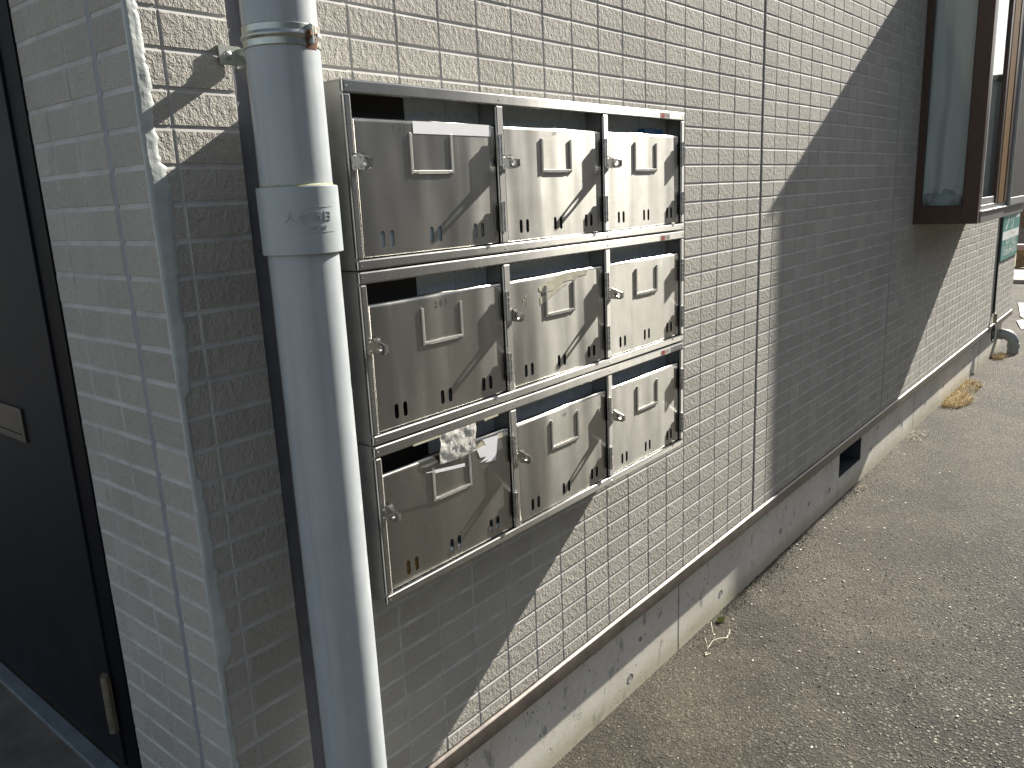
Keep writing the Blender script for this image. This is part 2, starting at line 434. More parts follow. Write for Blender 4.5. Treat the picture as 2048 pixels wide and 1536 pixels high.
def tiles(bm, lines_u, r0, r1, zb, place, skip=None, hold=(0.10, 0.052), depth=0.015, bev=0.012, wide=()):
    """raised tiles. lines_u = sorted list of (left,right) spans; place(u, depth_out, z)"""
    gz = 0.036  # horizontal groove width
    for r in range(r0, r1):
        zt = -r*A - gz/2; zl = -(r+1)*A + gz/2
        if zt <= zb+0.02: continue
        zl = max(zl, zb)
        for (a, b) in lines_u:
            if skip and skip((a+b)/2, (zt+zl)/2): continue
            j = 0.004
            o = [(a, zl), (b, zl), (b, zt), (a, zt)]
            bt = 0.034; bb = 0.012; bx = bev
            i_ = [(a+bx, min(zl+bb, zt-0.02)), (b-bx, min(zl+bb, zt-0.02)), (b-bx, max(zt-bt, zl+0.014)), (a+bx, max(zt-bt, zl+0.014))]
            lo = [bm.verts.new(place(u, -depth, z)) for u, z in o]
            dd = random.uniform(-0.004, 0.004)
            hi = [bm.verts.new(place(u, dd, z)) for u, z in i_]
            bm.faces.new(hi)
            for k in range(4): bm.faces.new((lo[k], lo[(k+1) % 4], hi[(k+1) % 4], hi[k])).material_index = 1

def spans(edges, g=0.036, joints=()):
    """edges: groove centres; joints: (centre, width)"""
    js = dict(joints); out = []
    for a, b in zip(edges, edges[1:]):
        ga = js.get(a, g)/2; gb = js.get(b, g)/2
        if b-a > 0.15: out.append((a+ga, b-gb))
    return out

cols = [XC, -3.10, -2.0, -1.0] + [float(c) for c in range(0, 60)] + [60.0+c for c in range(0, 7)] + [XE]
jt = {-2.0: 0.235, 16.0: 0.17, 31.0: 0.13, 59.0: 0.13}
sp = spans(cols, 0.036, jt.items())
sp[0] = (XC, sp[0][1])
HI = -62
def bayhole(u, z): return 34.9 < u < 47.6 and -4.6 < z < 7.3
bm = bmesh.new()
tiles(bm, sp, HI, 28, ZB, lambda u, d, z: P(u, -d, z), skip=bayhole)
# backing board behind the tiles with the bay opening left out
yb = 0.05
GD = 0.0152
for (x0, x1, z0, z1) in ((XC, 34.6, ZB, -HI*A), (34.6, 47.9, ZB, -4.7), (34.6, 47.9, 7.4, -HI*A), (47.9, XE, ZB, -HI*A)):
    v = [bm.verts.new(P(x, yb, z)) for x, z in ((x0, z0), (x1, z0), (x1, z1), (x0, z1))]; bm.faces.new(v)
js_ = [(-3.53, -2.1175), (-1.8825, 15.915), (16.085, 30.935), (31.065, 58.935), (59.065, XE)]
for a, b in js_:
    for (x0, x1, z0, z1) in ((XC, 34.6, ZB, -HI*A), (34.6, 47.9, ZB, -4.7), (34.6, 47.9, 7.4, -HI*A), (47.9, XE, ZB, -HI*A)):
        p0, p1 = max(a, x0), min(b, x1)
        if p1 <= p0: continue
        v = [bm.verts.new(P(x, 0.0148, z)) for x, z in ((p0, z0), (p1, z0), (p1, z1), (p0, z1))]; bm.faces.new(v).material_index = 1
        for q in (p0, p1):
            if q in (XC, XE, 34.6, 47.9): continue
            v = [bm.verts.new(P(q, yy_, zz_)) for yy_, zz_ in ((0.0148, z0), (0.05, z0), (0.05, z1), (0.0148, z1))]; bm.faces.new(v)
w1 = obj('wall', bm, [MS, M_GROUT], bld)
# side wall (faces -x)
bm = bmesh.new()
sideb = [0.0, 1.0, 1.87, 2.77, 3.46]
ssp = spans(sideb, 0.042, {1.0: 0.13}.items()); ssp[0] = (0.03, ssp[0][1])
tiles(bm, ssp, HI, 28, ZB, lambda u, d, z: P(XC-d, u, z))
v = [bm.verts.new(P(XC+0.0148, y, z)) for y, z in ((0.02, ZB), (3.46, ZB), (3.46, -HI*A), (0.02, -HI*A))]; bm.faces.new(v).material_index = 1
# wall above and beyond the door
tiles(bm, [(13.1+i+0.02, 14.1+i-0.02) for i in range(20)], HI, 28, ZB, lambda u, d, z: P(XC-d, u, z))
v = [bm.verts.new(P(XC+0.035, y, z)) for y, z in ((13.0, ZB), (34, ZB), (34, -HI*A), (13.0, -HI*A))]; bm.faces.new(v)
tiles(bm, [(3.5+i+0.02, 4.5+i-0.02) for i in range(9)], HI, -17, ZB, lambda u, d, z: P(XC-d, u, z))
v = [bm.verts.new(P(XC+0.035, y, z)) for y, z in ((3.46, 8.3), (13.0, 8.3), (13.0, -HI*A), (3.46, -HI*A))]; bm.faces.new(v)
obj('wall', bm, [MS, M_GROUT], bld)
# far end and roof slab close the volume
bm = bmesh.new()
ubox(bm, XE-0.5, XE, 0.04, 34, ZB, -HI*A)
ubox(bm, XC+0.04, XE-0.02, 0.05, 34, -HI*A, -HI*A+1.2)
obj('roof', bm, M_FAR, bld)

# joints
for cx, wd, m, yy in ((-2.0, 0.235, M_SEAL2, 0.042), (16.0, 0.17, M_JOINT, 0.034), (31.0, 0.13, M_JOINT, 0.034), (59.0, 0.13, M_JOINT, 0.034)):
    bm = bmesh.new()
    n = 90; z0 = ZB; z1 = -HI*A
    prev = None
    for i in range(n+1):
        z = z0+(z1-z0)*i/n
        wob = 0.008*noise.noise(Vector((cx, z*1.7, 0)))
        ring = [bm.verts.new(P(cx-wd/2-0.03, yy, z)), bm.verts.new(P(cx-wd*0.3, yy-0.004+wob, z)), bm.verts.new(P(cx, yy+0.004+wob, z)),
                bm.verts.new(P(cx+wd*0.3, yy-0.004+wob, z)), bm.verts.new(P(cx+wd/2+0.03, yy, z))]
        if prev:
            for k in range(4): bm.faces.new((prev[k], prev[k+1], ring[k+1], ring[k]))
        prev = ring
    obj('joint_sealant', bm, m, bld, smooth=True)
# narrow joint on the side wall
bm = bmesh.new(); ubox(bm, XC+0.008, XC+0.014, 0.935, 1.065, ZB, -HI*A); obj('joint_sealant', bm, M_SEAL, bld)

# smeared sealant on the corner
prof = [(8.0,-3.34),(4.0,-3.36),(1.2,-3.33),(0.3,-3.36),(-0.13,-3.34),(-0.51,-3.35),(-0.92,-3.31),(-1.44,-3.34),(-1.91,-3.33),(-1.97,-3.25),(-2.38,-3.25),(-2.90,-3.27),(-3.43,-3.30),(-3.97,-3.31),
        (-4.52,-3.33),(-4.83,-3.34),(-4.95,-3.36),(-5.02,-3.46),(-5.39,-3.47),(-5.90,-3.47),(-6.20,-3.46),(-6.26,-3.36),(-6.54,-3.37),(-6.92,-3.36),(-7.39,-3.35),(-7.95,-3.33),
        (-8.45,-3.29),(-8.94,-3.28),(-9.12,-3.33),(-9.2,-3.44),(-9.66,-3.46),(-10.1,-3.455),(-10.86,-3.45),(-13.4,-3.45)]
def pw(z):
    for (za, xa), (zb_, xb) in zip(prof, prof[1:]):
        if za >= z >= zb_: return xa+(xb-xa)*(za-z)/max(1e-6, za-zb_)
    return prof[-1][1]
bm = bmesh.new(); prev = None
n = 900; z0, z1 = 8.0, -13.4
for i in range(n+1):
    z = z0+(z1-z0)*i/n
    wd = pw(z)-XC
    rag = 0.035*noise.noise(Vector((1.7, z*6, 0)))+0.026*noise.noise(Vector((9.7, z*17, 0)))
    wd = max(0.07, wd+rag)
    sw = 0.055+0.03*noise.noise(Vector((5.0, z*1.3, 2)))
    if z < -6.2: sw += 0.02
    th = 0.022
    pts = []
    for k in range(6):
        u = wd*(1-k/5)
        d = th*(0.35 if k == 0 else 1)+0.010*noise.noise(Vector((u*14, z*3.0, 3)))+0.006*noise.noise(Vector((u*40, z*9, 5)))
        if k == 0: d = -0.004
        pts.append(P(XC+u-(0.02 if k == 5 else 0), -d, z))
    for k in range(1, 4):
        u = sw*k/3
        d = th*(1.0-0.3*k)+0.005*noise.noise(Vector((7, z*5.0, k)))
        if k == 3: d = -0.004
        pts.append(P(XC-d, u, z))
    ring = [bm.verts.new(q) for q in pts]
    if prev:
        for k in range(len(ring)-1): bm.faces.new((prev[k], prev[k+1], ring[k+1], ring[k]))
    prev = ring
obj('corner_sealant', bm, M_SEALG, bld, smooth='all')

# foundation with a vent opening
YF = 0.34
bm = bmesh.new()
def fbox(x0, x1, z0, z1): ubox(bm, x0, x1, YF, YF+1.5, z0, z1)
fbox(XC+0.25, 26.2, -17.5, -13.5); fbox(29.35, XE-1.2, -17.5, -13.5); fbox(26.2, 29.35, -17.5, -15.45); fbox(26.2, 29.35, -14.1, -13.5)
ubox(bm, 26.2, 29.35, YF+1.25, YF+1.5, -15.45, -14.1)
ubox(bm, XC+0.25, XC+1.5, YF+1.5, 34, -17.5, -13.5)
ubox(bm, XE-1.5, XE-1.2, YF+1.5, 34, -17.5, -13.5)
obj('foundation', bm, M_CONC, bld)
bm = bmesh.new()
ubox(bm, 26.21, 29.34, YF+1.0, YF+1.24, -15.44, -14.11); ubox(bm, 26.21, 29.34, YF+0.02, YF+0.999, -15.445, -15.42)
ubox(bm, 29.31, 29.345, YF+0.02, YF+0.999, -15.415, -14.11); ubox(bm, 26.205, 26.24, YF+0.02, YF+0.999, -15.415, -14.11); ubox(bm, 26.245, 29.305, YF+0.02, YF+0.999, -14.13, -14.105)
obj('vent_liner', bm, simple('vent_liner', (0.03, 0.034, 0.042), 0.6), bld)
# formwork seams and tie plugs
bm = bmesh.new()
M_SEAM = simple('seam_concrete', (0.20, 0.195, 0.18), 0.85)
bm.free()
for x in (11.37, 38.9, 56.9, 57.35):
    bm = bmesh.new(); ubox(bm, x-0.025, x+0.025, YF-0.006, YF+0.02, -16.5, -13.9); obj('formwork_seam', bm, M_SEAM, bld)
MPL = simple('mortar_plug', (0.28, 0.275, 0.26), 0.85, 0, 0.2, 60)
for x, z, r in ((8.54, -15.95, 0.13), (14.32, -15.85, 0.12), (9.1, -15.0, 0.08), (19.5, -15.5, 0.12), (22.5, -15.4, 0.11), (25.0, -15.6, 0.13), (31.0, -15.4, 0.13), (31.9, -14.55, 0.1), (36.5, -15.5, 0.14), (41.5, -15.45, 0.13), (46, -15.4, 0.13), (52, -15.3, 0.13), (3.6, -15.9, 0.12)):
    bm = bmesh.new()
    for k in range(1):
        c = P(x, YF, z); seg = 16; ring = []; ri = []
        for q in range(seg):
            a = 2*math.pi*q/seg
            rr = r*U*(1+0.06*math.sin(3*a+x))
            ring.append(bm.verts.new(c+Vector((math.cos(a)*rr, -0.0012, math.sin(a)*rr))))
            ri.append(bm.verts.new(c+Vector((math.cos(a)*rr*0.8, -0.0003, math.sin(a)*rr*0.8))))
        for q in range(seg): bm.faces.new((ring[q], ring[(q+1) % seg], ri[(q+1) % seg], ri[q]))
        bm.faces.new(ri)
    obj('mortar_plug', bm, MPL, bld)

# base flashing
bm = bmesh.new(); prev = None
segs = [XC-0.02]+[i*0.9-3 for i in range(0, 78)]+[XE+0.6]
pf = [(0.10, -13.445), (0.0, -13.455), (-0.035, -13.472), (-0.065, -13.50), (-0.075, -13.84), (-0.065, -13.865), (-0.04, -13.868), (-0.04, -13.85), (0.33, -13.80)]
for x in segs:
    wv = 0.006*noise.noise(Vector((x*0.45, 0, 0)))
    ring = [bm.verts.new(P(x, y+wv, z+wv*0.5)) for y, z in pf]
    if prev:
        for k in range(len(pf)-1): bm.faces.new((prev[k], prev[k+1], ring[k+1], ring[k]))
    prev = ring
obj('base_flashing', bm, M_FLASH, bld, smooth=True)

# ---- bay window
X0, X1, YD, ZL, ZH = 34.5, 48.0, -2.78, -4.78, 7.5
bm = bmesh.new()
t_ = 0.25
# side face frame (left): posts and rails, glass opening y -2.1..-0.27, z -3.95..6.9
ubox(bm, X0, X0+t_, -0.30, 0.0, ZL, ZH)
ubox(bm, X0, X0+0.55, YD, -2.12, ZL, ZH)
ubox(bm, X0+0.002, X0+t_, -2.118, -0.302, ZL+0.001, -3.95)
ubox(bm, X0+0.002, X0+t_, -2.118, -0.302, 6.9, ZH-0.001)
# right side, sill board, head
ubox(bm, X1-0.55, X1, YD, 0.0, ZL, ZH)
ubox(bm, X0+0.56, X1-0.56, YD+0.25, -0.01, ZL+0.01, ZL+0.35)
ubox(bm, X0+0.56, X1-0.56, YD+0.02, -0.01, ZH-0.5, ZH-0.01)
ubox(bm, X0-0.1, X1+0.1, YD-0.1, 0.0, ZH+0.002, ZH+0.2)
bay = obj('bay_window', bm, M_BROWN, bld, bevel=0.0012)
bm = bmesh.new(); ubox(bm, X0+0.10, X0+0.13, -2.14, -0.28, -3.97, 6.92)
obj('glass_pane', bm, M_GLASS, bay)
bm = bmesh.new()
# gasket round the side pane
for a in ((-2.118, -2.085, -3.949, 6.899), (-0.335, -0.302, -3.949, 6.899)):
    ubox(bm, X0+0.04, X0+0.2, a[0], a[1], a[2], a[3])
ubox(bm, X0+0.04, X0+0.2, -2.084, -0.336, -3.949, -3.915)
obj('gasket', bm, M_BLACK, bay)
# curtain: pleated, gathered at the bottom
bm = bmesh.new(); rows = []
nu, nv = 70, 80
for i in range(nv+1):
    z = -3.6+(10.5)*i/nv
    row = []
    for k in range(nu+1):
        y = -2.6+2.45*k/nu
        tt = max(0, 1-(z+3.6)/7)
        sh = y*7+1.2*math.sin(z*0.4)+tt*1.2
        x = X0+0.42+0.10*math.sin(sh)*(0.55+0.45*tt)+0.06*noise.noise(Vector((y*2, z*0.5, 1)))
        if z < -2.9: x += 0.18*(-2.9-z)*math.sin(y*9+1)
        row.append(bm.verts.new(P(x, y, z+ (0.10*noise.noise(Vector((y*3, 0, 4))) if i == 0 else 0))))
    rows.append(row)
for a, b in zip(rows, rows[1:]):
    for k in range(nu): bm.faces.new((a[k], a[k+1], b[k+1], b[k]))
obj('curtain', bm, M_CURT, bay, smooth='all')
bm = bmesh.new(); prev = None
for k in range(121):
    x = X0+0.7+(X1-X0-1.6)*k/120
    y = YD+0.55+0.12*math.sin(x*5.0)+0.05*math.sin(x*11)
    ring = [bm.verts.new(P(x, y+0.03*math.sin(zz+x), zz)) for zz in (-3.8, -1, 2, 5, 7.0)]
    if prev:
        for q in range(4): bm.faces.new((prev[q], ring[q], ring[q+1], prev[q+1]))
    prev = ring
obj('curtain', bm, M_CURT, bay, smooth='all')
# crumpled cloth bundle lying at the foot of the pane
bm = bmesh.new(); bmesh.ops.create_icosphere(bm, subdivisions=4, radius=1)
for v in bm.verts:
    q = v.co.copy(); f = 1+0.35*noise.noise(q*1.6)+0.18*noise.noise(q*4)
    v.co = P(X0+0.42, -1.1, -3.65)+Vector((q.x*0.025, q.y*0.085, q.z*0.045))*f
obj('folded_cloth', bm, simple('pale_cloth', (0.42, 0.47, 0.47), 0.9, 0, 0.2, 30), bay, smooth='all')
# front of the bay: aluminium sashes seen at a glancing angle
bm = bmesh.new()
ubox(bm, X0+0.56, X0+1.0, YD+0.04, YD+0.22, ZL+0.8, ZH-0.5)
ubox(bm, X0+0.56, X1-0.56, YD-0.09, YD+0.24, ZL+0.502, ZL+0.56)
ubox(bm, X0+0.56, X1-0.56, YD+0.02, YD+0.24, ZL+0.562, ZL+0.80)
ubox(bm, X0+1.001, X0+4.2, YD+0.06, YD+0.18, ZL+0.801, ZL+1.15)
ubox(bm, 42.0, 42.12, YD-0.16, YD-0.02, ZL+0.57, ZH-0.5)
ubox(bm, 42.12, X1-0.3, YD-0.14, YD-0.04, ZL+0.57, ZL+0.95)
obj('aluminium_sash', bm, M_ALU, bay, bevel=0.001)
bm = bmesh.new(); ubox(bm, X0+0.56, X1-0.56, YD-0.03, YD+0.26, ZL, ZL+0.50); obj('sill', bm, M_ALUD, bay, bevel=0.001)
bm = bmesh.new(); ubox(bm, X0+1.0, 38.8, YD+0.10, YD+0.13, ZL+1.15, ZH-0.5); obj('glass_pane', bm, M_GLASS, bay)
bm = bmesh.new(); ubox(bm, 38.8, 39.3, YD+0.0, YD+0.2, ZL+0.81, ZH-0.5); ubox(bm, 40.9, 41.9, YD-0.05, YD+0.2, ZL+0.81, ZH-0.5); obj('meeting_stile', bm, M_BROWN, bay)
bm = bmesh.new(); ubox(bm, 39.3, 40.9, YD-0.02, YD+0.2, ZL+0.81, ZH-0.5); obj('amber_stile', bm, M_AMBER, bay)
bm = bmesh.new(); ubox(bm, 42.12, X1-0.3, YD-0.10, YD-0.08, ZL+0.95, ZH-0.5); obj('insect_screen', bm, M_SCREEN, bay)
bm = bmesh.new()
ubox(bm, X0-0.3, X1+0.3, 4.0, 4.2, ZL-0.2, ZH+0.5); ubox(bm, X0-0.3, X1+0.3, 0.06, 4.0, ZL-0.2, ZL-0.1); ubox(bm, X0-0.3, X1+0.3, 0.06, 4.0, ZH+0.6, ZH+0.7)
ubox(bm, X0-0.4, X0-0.3, 0.06, 4.2, ZL-0.2, ZH+0.5); ubox(bm, X1+0.3, X1+0.4, 0.06, 4.2, ZL-0.2, ZH+0.5)
obj('room_lining', bm, M_ROOM, bay)

# ---- canopy added out of view above the door, to shade it
bm = bmesh.new(); ubox(bm, -15, XC-0.1, 4.2, 15, 9.2, 10.6)
obj('unseen_canopy', bm, M_FAR, bld)
# ---- entrance door
ZS = -13.05
bm = bmesh.new()
DZ = 7.9
yA, yB, yL = 3.46, 4.02, 12.4
ubox(bm, XC-0.02, XC+0.55, yA, yB, ZS+0.02, DZ)
ubox(bm, XC-0.02, XC+0.55, yL, yL+0.6, ZS+0.02, DZ)
ubox(bm, XC-0.019, XC+0.55, yB+0.001, yL-0.001, DZ-0.5, DZ-0.001)
ubox(bm, XC-0.02, XC+0.55, yA, yL+0.6, DZ+0.001, DZ+0.4)
ubox(bm, XC+0.10, XC+0.55, yB+0.001, yL-0.001, ZS+0.02, ZS+0.28)
frame = obj('door_frame', bm, M_FRAMEB, bld, bevel=0.001)
bm = bmesh.new(); ubox(bm, XC-0.06, XC+0.095, yB+0.03, yL-0.02, ZS+0.30, DZ-0.52)
door = obj('door', bm, M_DOORB, bld, bevel=0.0015)
bm = bmesh.new()
c0 = P(XC-0.11, yB+0.10, -12.0)
tube(bm, [c0, c0+Vector((0, 0, 0.057))], 0.0085, 14); tube(bm, [c0+Vector((0, 0, 0.0585)), c0+Vector((0, 0, 0.118))], 0.0085, 14)
ubox(bm, XC-0.075, XC-0.061, yB-0.0, yB+0.3, -11.98, -10.85)
obj('hinge', bm, M_BRASS, door, smooth=True)
bm = bmesh.new()
ys, ye, zs, ze = 5.87, 8.9, -6.62, -5.96
plate(bm, rect(ys, zs, ye, ze), [rect(ys+0.12, zs+0.13, ye-0.12, ze-0.14)], 0.05, lambda u, v, d: P(XC-0.10+d, u, v))
ubox(bm, XC-0.085, XC-0.065, ys+0.13, ye-0.13, zs+0.14, ze-0.15)
obj('letter_slot', bm, simple('letter_slot_metal', (0.024, 0.019, 0.014), 0.5, 0.0), door)
bm = bmesh.new(); ubox(bm, XC-0.32, XC-0.02, 4.0, 12.6, ZS-0.05, ZS+0.05)
obj('threshold', bm, M_STRIP, bld, bevel=0.001)

# ------------------------------------------------------------------ ground
def sheet(name, x0, x1, y0, y1, z, mat, nx=1, ny=1, amp=0.0):
    bm = bmesh.new(); g = []
    for i in range(nx+1):
        r = []
        for j in range(ny+1):
            x = x0+(x1-x0)*i/nx; y = y0+(y1-y0)*j/ny
            r.append(bm.verts.new((x, y, z+amp*noise.noise(Vector((x*0.9, y*0.9, 0)))+amp*0.25*noise.noise(Vector((x*5, y*5, 0))))))
        g.append(r)
    for i in range(nx):
        for j in range(ny): bm.faces.new((g[i][j], g[i+1][j], g[i+1][j+1], g[i][j+1]))
    o = obj(name, bm, mat, None, smooth='all'); return tag(o, kind='structure')
sheet('ground', -150, 150, -150, 150, -0.012, M_FAR)
sheet('asphalt', -3, 10.5, -3.4, 0.06, 0.0, M_ASPH, 270, 70, 0.006)
sheet('road', 10.45, 60, -30, 1.8, -0.004, M_ASPH)
sheet('parking_lot', -30, 10.6, -30, -3.35, -0.0045, M_ASPH)
bm = bmesh.new(); ubox(bm, -40, XC+0.24, 0.25, 30, -16.9, ZS-0.04)
tag(obj('porch', bm, M_PORCH, None), kind='structure')
bm = bmesh.new(); box(bm, (10.2, 0.46, -0.05), (10.9, 0.60, 0.07)); 
sheet('road', 6.75, 12, 0.058, 30, -0.0035, M_ASPH)
# verge at the end of the street
sheet('grass', 12.7, 40, 0.2, 30, 0.03, M_GRASS, 60, 60, 0.05)
bm.free(); bm = bmesh.new(); box(bm, (11.3, -30, -0.05), (12.7, 30, 0.045)); tag(obj('kerb', bm, M_KERB, None, bevel=0.01), kind='structure')
bm = bmesh.new()
def quad(bm, pts, z):
    bm.faces.new([bm.verts.new((x, y, z)) for x, y in pts])
quad(bm, [(7.6, 0.02), (8.1, 0.13), (8.2, 0.09), (7.7, -0.02)], 0.007)
quad(bm, [(8.3, 0.10), (8.4, 0.14), (9.4, 0.3), (9.4, 0.22)], 0.0065)
obj('road_marking', bm, M_PAINT, None)['kind'] = 'structure'

# ------------------------------------------------------------------ mailboxes
YM = -1.47          # front plane of the frame
YD_ = YM+0.045      # front plane of the doors
XL, XR = -1.43, 8.19
UH = 2.565          # one bank's height
PITCH = 2.585
bank_labels = ['uppermost stainless mailbox bank with white name tape on its first door',
               'middle stainless mailbox bank between two others on the tiled wall',
               'lowest stainless mailbox bank with torn paper tape over its first slot']
DOORX = [(-1.275, 1.69), (1.915, 4.85), (5.095, 8.01)]
DTOP, DBOT = -0.475, -2.40      # relative to the bank's top

def door_bm(x0, x1, zt, zb, warp):
    bm = bmesh.new()
    holes = []
    for c in (0.465, 1.465, 2.465):
        for s in (-0.09, 0.09):
            holes.append(slot_loop(x0+c+s, zb+0.245, 0.082, 0.235))
    e, et = 0.018, 0.062
    plate(bm, rect(x0+e, zb+e, x1-e, zt-et), holes, 0.014, lambda u, v, d: P(u, YD_+d, v))
    # edge returns; the top edge is rolled back on a wider radius
    loops = []
    for i in range(6):
        a = math.pi/2*i/5
        i_ = e*(1-math.sin(a)); d = e*(1-math.cos(a)); it = et*(1-math.sin(a)); dt = et*(1-math.cos(a))
        loops.append([bm.verts.new(P(u, YD_+dd, v)) for u, v, dd in ((x0+i_, zb+i_, d), (x1-i_, zb+i_, d), (x1-i_, zt-it, dt), (x0+i_, zt-it, dt))])
    loops.append([bm.verts.new(P(u, YD_+0.10, v)) for u, v in ((x0, zb), (x1, zb), (x1, zt), (x0, zt))])
    for a, b in zip(loops, loops[1:]):
        for k in range(4): bm.faces.new((a[k], a[(k+1) % 4], b[(k+1) % 4], b[k]))
    return bm

def holder_bm(cx, zt, zb):
    bm = bmesh.new()
    y0 = YD_-0.0005
    hw = 0.455
    p = 0.022
    # side channels: base strip + wall + lip
    for s in (-1, 1):
        xa = cx+s*hw; xb = cx+s*(hw-0.040)
        ubox(bm, min(xa, xa-s*0.014), max(xa, xa-s*0.014), y0-p, y0, zb, zt)
        ubox(bm, min(xa-s*0.014, xb), max(xa-s*0.014, xb), y0-p, y0-p+0.012, zb+0.01, zt)
        ubox(bm, min(xb, xb-s*0.012), max(xb, xb-s*0.012), y0-0.02, y0-0.001, zb+0.08, zt-0.02)
    ubox(bm, cx-hw+0.13, cx+hw-0.13, y0-p, y0-p+0.012, zb, zb+0.055)
    ubox(bm, cx-hw+0.016, cx+hw-0.016, y0-p+0.012, y0, zb, zb+0.014)
    ubox(bm, cx-hw+0.016, cx-hw+0.128, y0-0.022, y0-0.001, zb+0.015, zb+0.055)
    ubox(bm, cx+hw-0.128, cx+hw-0.016, y0-0.022, y0-0.001, zb+0.015, zb+0.055)
    return bm

def rivet(bm, x, y, z, r=0.0032, h=0.002):
    rings = []
    for rr, d in ((1.0, 0), (0.85, 0.6), (0.5, 0.95), (0.0, 1.05)):
        if rr == 0:
            rings.append([bm.verts.new((x, y-h*d, z))]); continue
        rings.append([bm.verts.new((x+r*rr*math.cos(2*math.pi*k/10), y-h*d, z+r*rr*math.sin(2*math.pi*k/10))) for k in range(10)])
    for a, b in zip(rings, rings[1:]):
        for k in range(10):
            if len(b) == 1: bm.faces.new((a[k], a[(k+1) % 10], b[0]))
            else: bm.faces.new((a[k], a[(k+1) % 10], b[(k+1) % 10], b[k]))

def latch_bm(xg, zc):
    """hasp: two riveted plates either side of the gap with two drilled lugs standing out"""
    bm = bmesh.new()
    y0 = YM-0.001
    # door plate and frame plate
    plate(bm, rrect(xg+0.012, zc-0.115, xg+0.125, zc+0.115, 0.035), [], 0.012, lambda u, v, d: P(u, y0-0.013+d, v))
    plate(bm, rrect(xg-0.135, zc-0.115, xg-0.020, zc+0.115, 0.035), [], 0.012, lambda u, v, d: P(u, y0-0.013+d, v))
    # lugs, five-sided with a hole
    for xx in (xg-0.020, xg+0.004):
        hole = [(0.155+0.045*math.cos(2*math.pi*k/12), zc-0.02+0.045*math.sin(2*math.pi*k/12)) for k in range(12)]
        plate(bm, [(0.0, zc-0.112), (0.21, zc-0.112), (0.24, zc-0.085), (0.24, zc+0.03), (0.0, zc+0.112)], [hole], 0.013,
              lambda u, v, d: P(xx+d, y0-0.013-u, v))
    # turned tip
    ubox(bm, xg+0.018, xg+0.05, y0-0.252, y0-0.238, zc-0.085, zc+0.03)
    for xx, zz in ((xg+0.075, zc+0.07), (xg-0.080, zc+0.065), (xg-0.080, zc-0.065)):
        q = P(xx, y0-0.013, zz); rivet(bm, q.x, q.y, q.z, 0.0022, 0.0014)
    return bm

def hinge_bm(xh, zt, zb):
    bm = bmesh.new()
    y0 = YM-0.001
    hx = xh
    q0 = P(hx, y0-0.036, zb); q1 = P(hx, y0-0.036, zt)
    n = 5; L = (q1-q0).length
    for k in range(n):
        a = q0+Vector((0, 0, L*k/n+0.0004)); b = q0+Vector((0, 0, L*(k+1)/n-0.0004))
        tube(bm, [a, b], 0.0034, 12)
    ubox(bm, hx-0.06, hx-0.002, y0-0.014, y0-0.002, zb, zt)
    ubox(bm, hx+0.010, hx+0.075, y0-0.012, y0-0.001, zb, zt)
    for k in (0.25, 0.75):
        q = P(hx+0.052, y0-0.012, zb+(zt-zb)*k); rivet(bm, q.x, q.y, q.z, 0.002, 0.0012)
    return bm

def text_bm(txt, h, spread=1.0, thick=0.0):
    cu = bpy.data.curves.new('txt', 'FONT'); cu.body = txt; cu.size = h; cu.extrude = thick; cu.space_character = spread
    cu.align_x = 'CENTER'; cu.align_y = 'CENTER'; cu.resolution_u = 2
    o = bpy.data.objects.new('txt', cu); COL.objects.link(o)
    dg = bpy.context.evaluated_depsgraph_get(); dg.update()
    me = bpy.data.meshes.new_from_object(o.evaluated_get(dg))
    bpy.data.objects.remove(o); bm = bmesh.new(); bm.from_mesh(me); bpy.data.meshes.remove(me); bpy.data.curves.remove(cu)
    return bm

def wall_text(name, txt, x, y, z, h, mat, parent, rot=0.0, spread=1.0, sx=1.0):
    bm = text_bm(txt, h, spread)
    for v in bm.verts:
        a = Vector((v.co.x*sx, v.co.y)); c, s = math.cos(rot), math.sin(rot)
        v.co = P(x, y, z)+Vector((a.x*c-a.y*s, 0, a.x*s+a.y*c))
    return obj(name, bm, mat, parent)

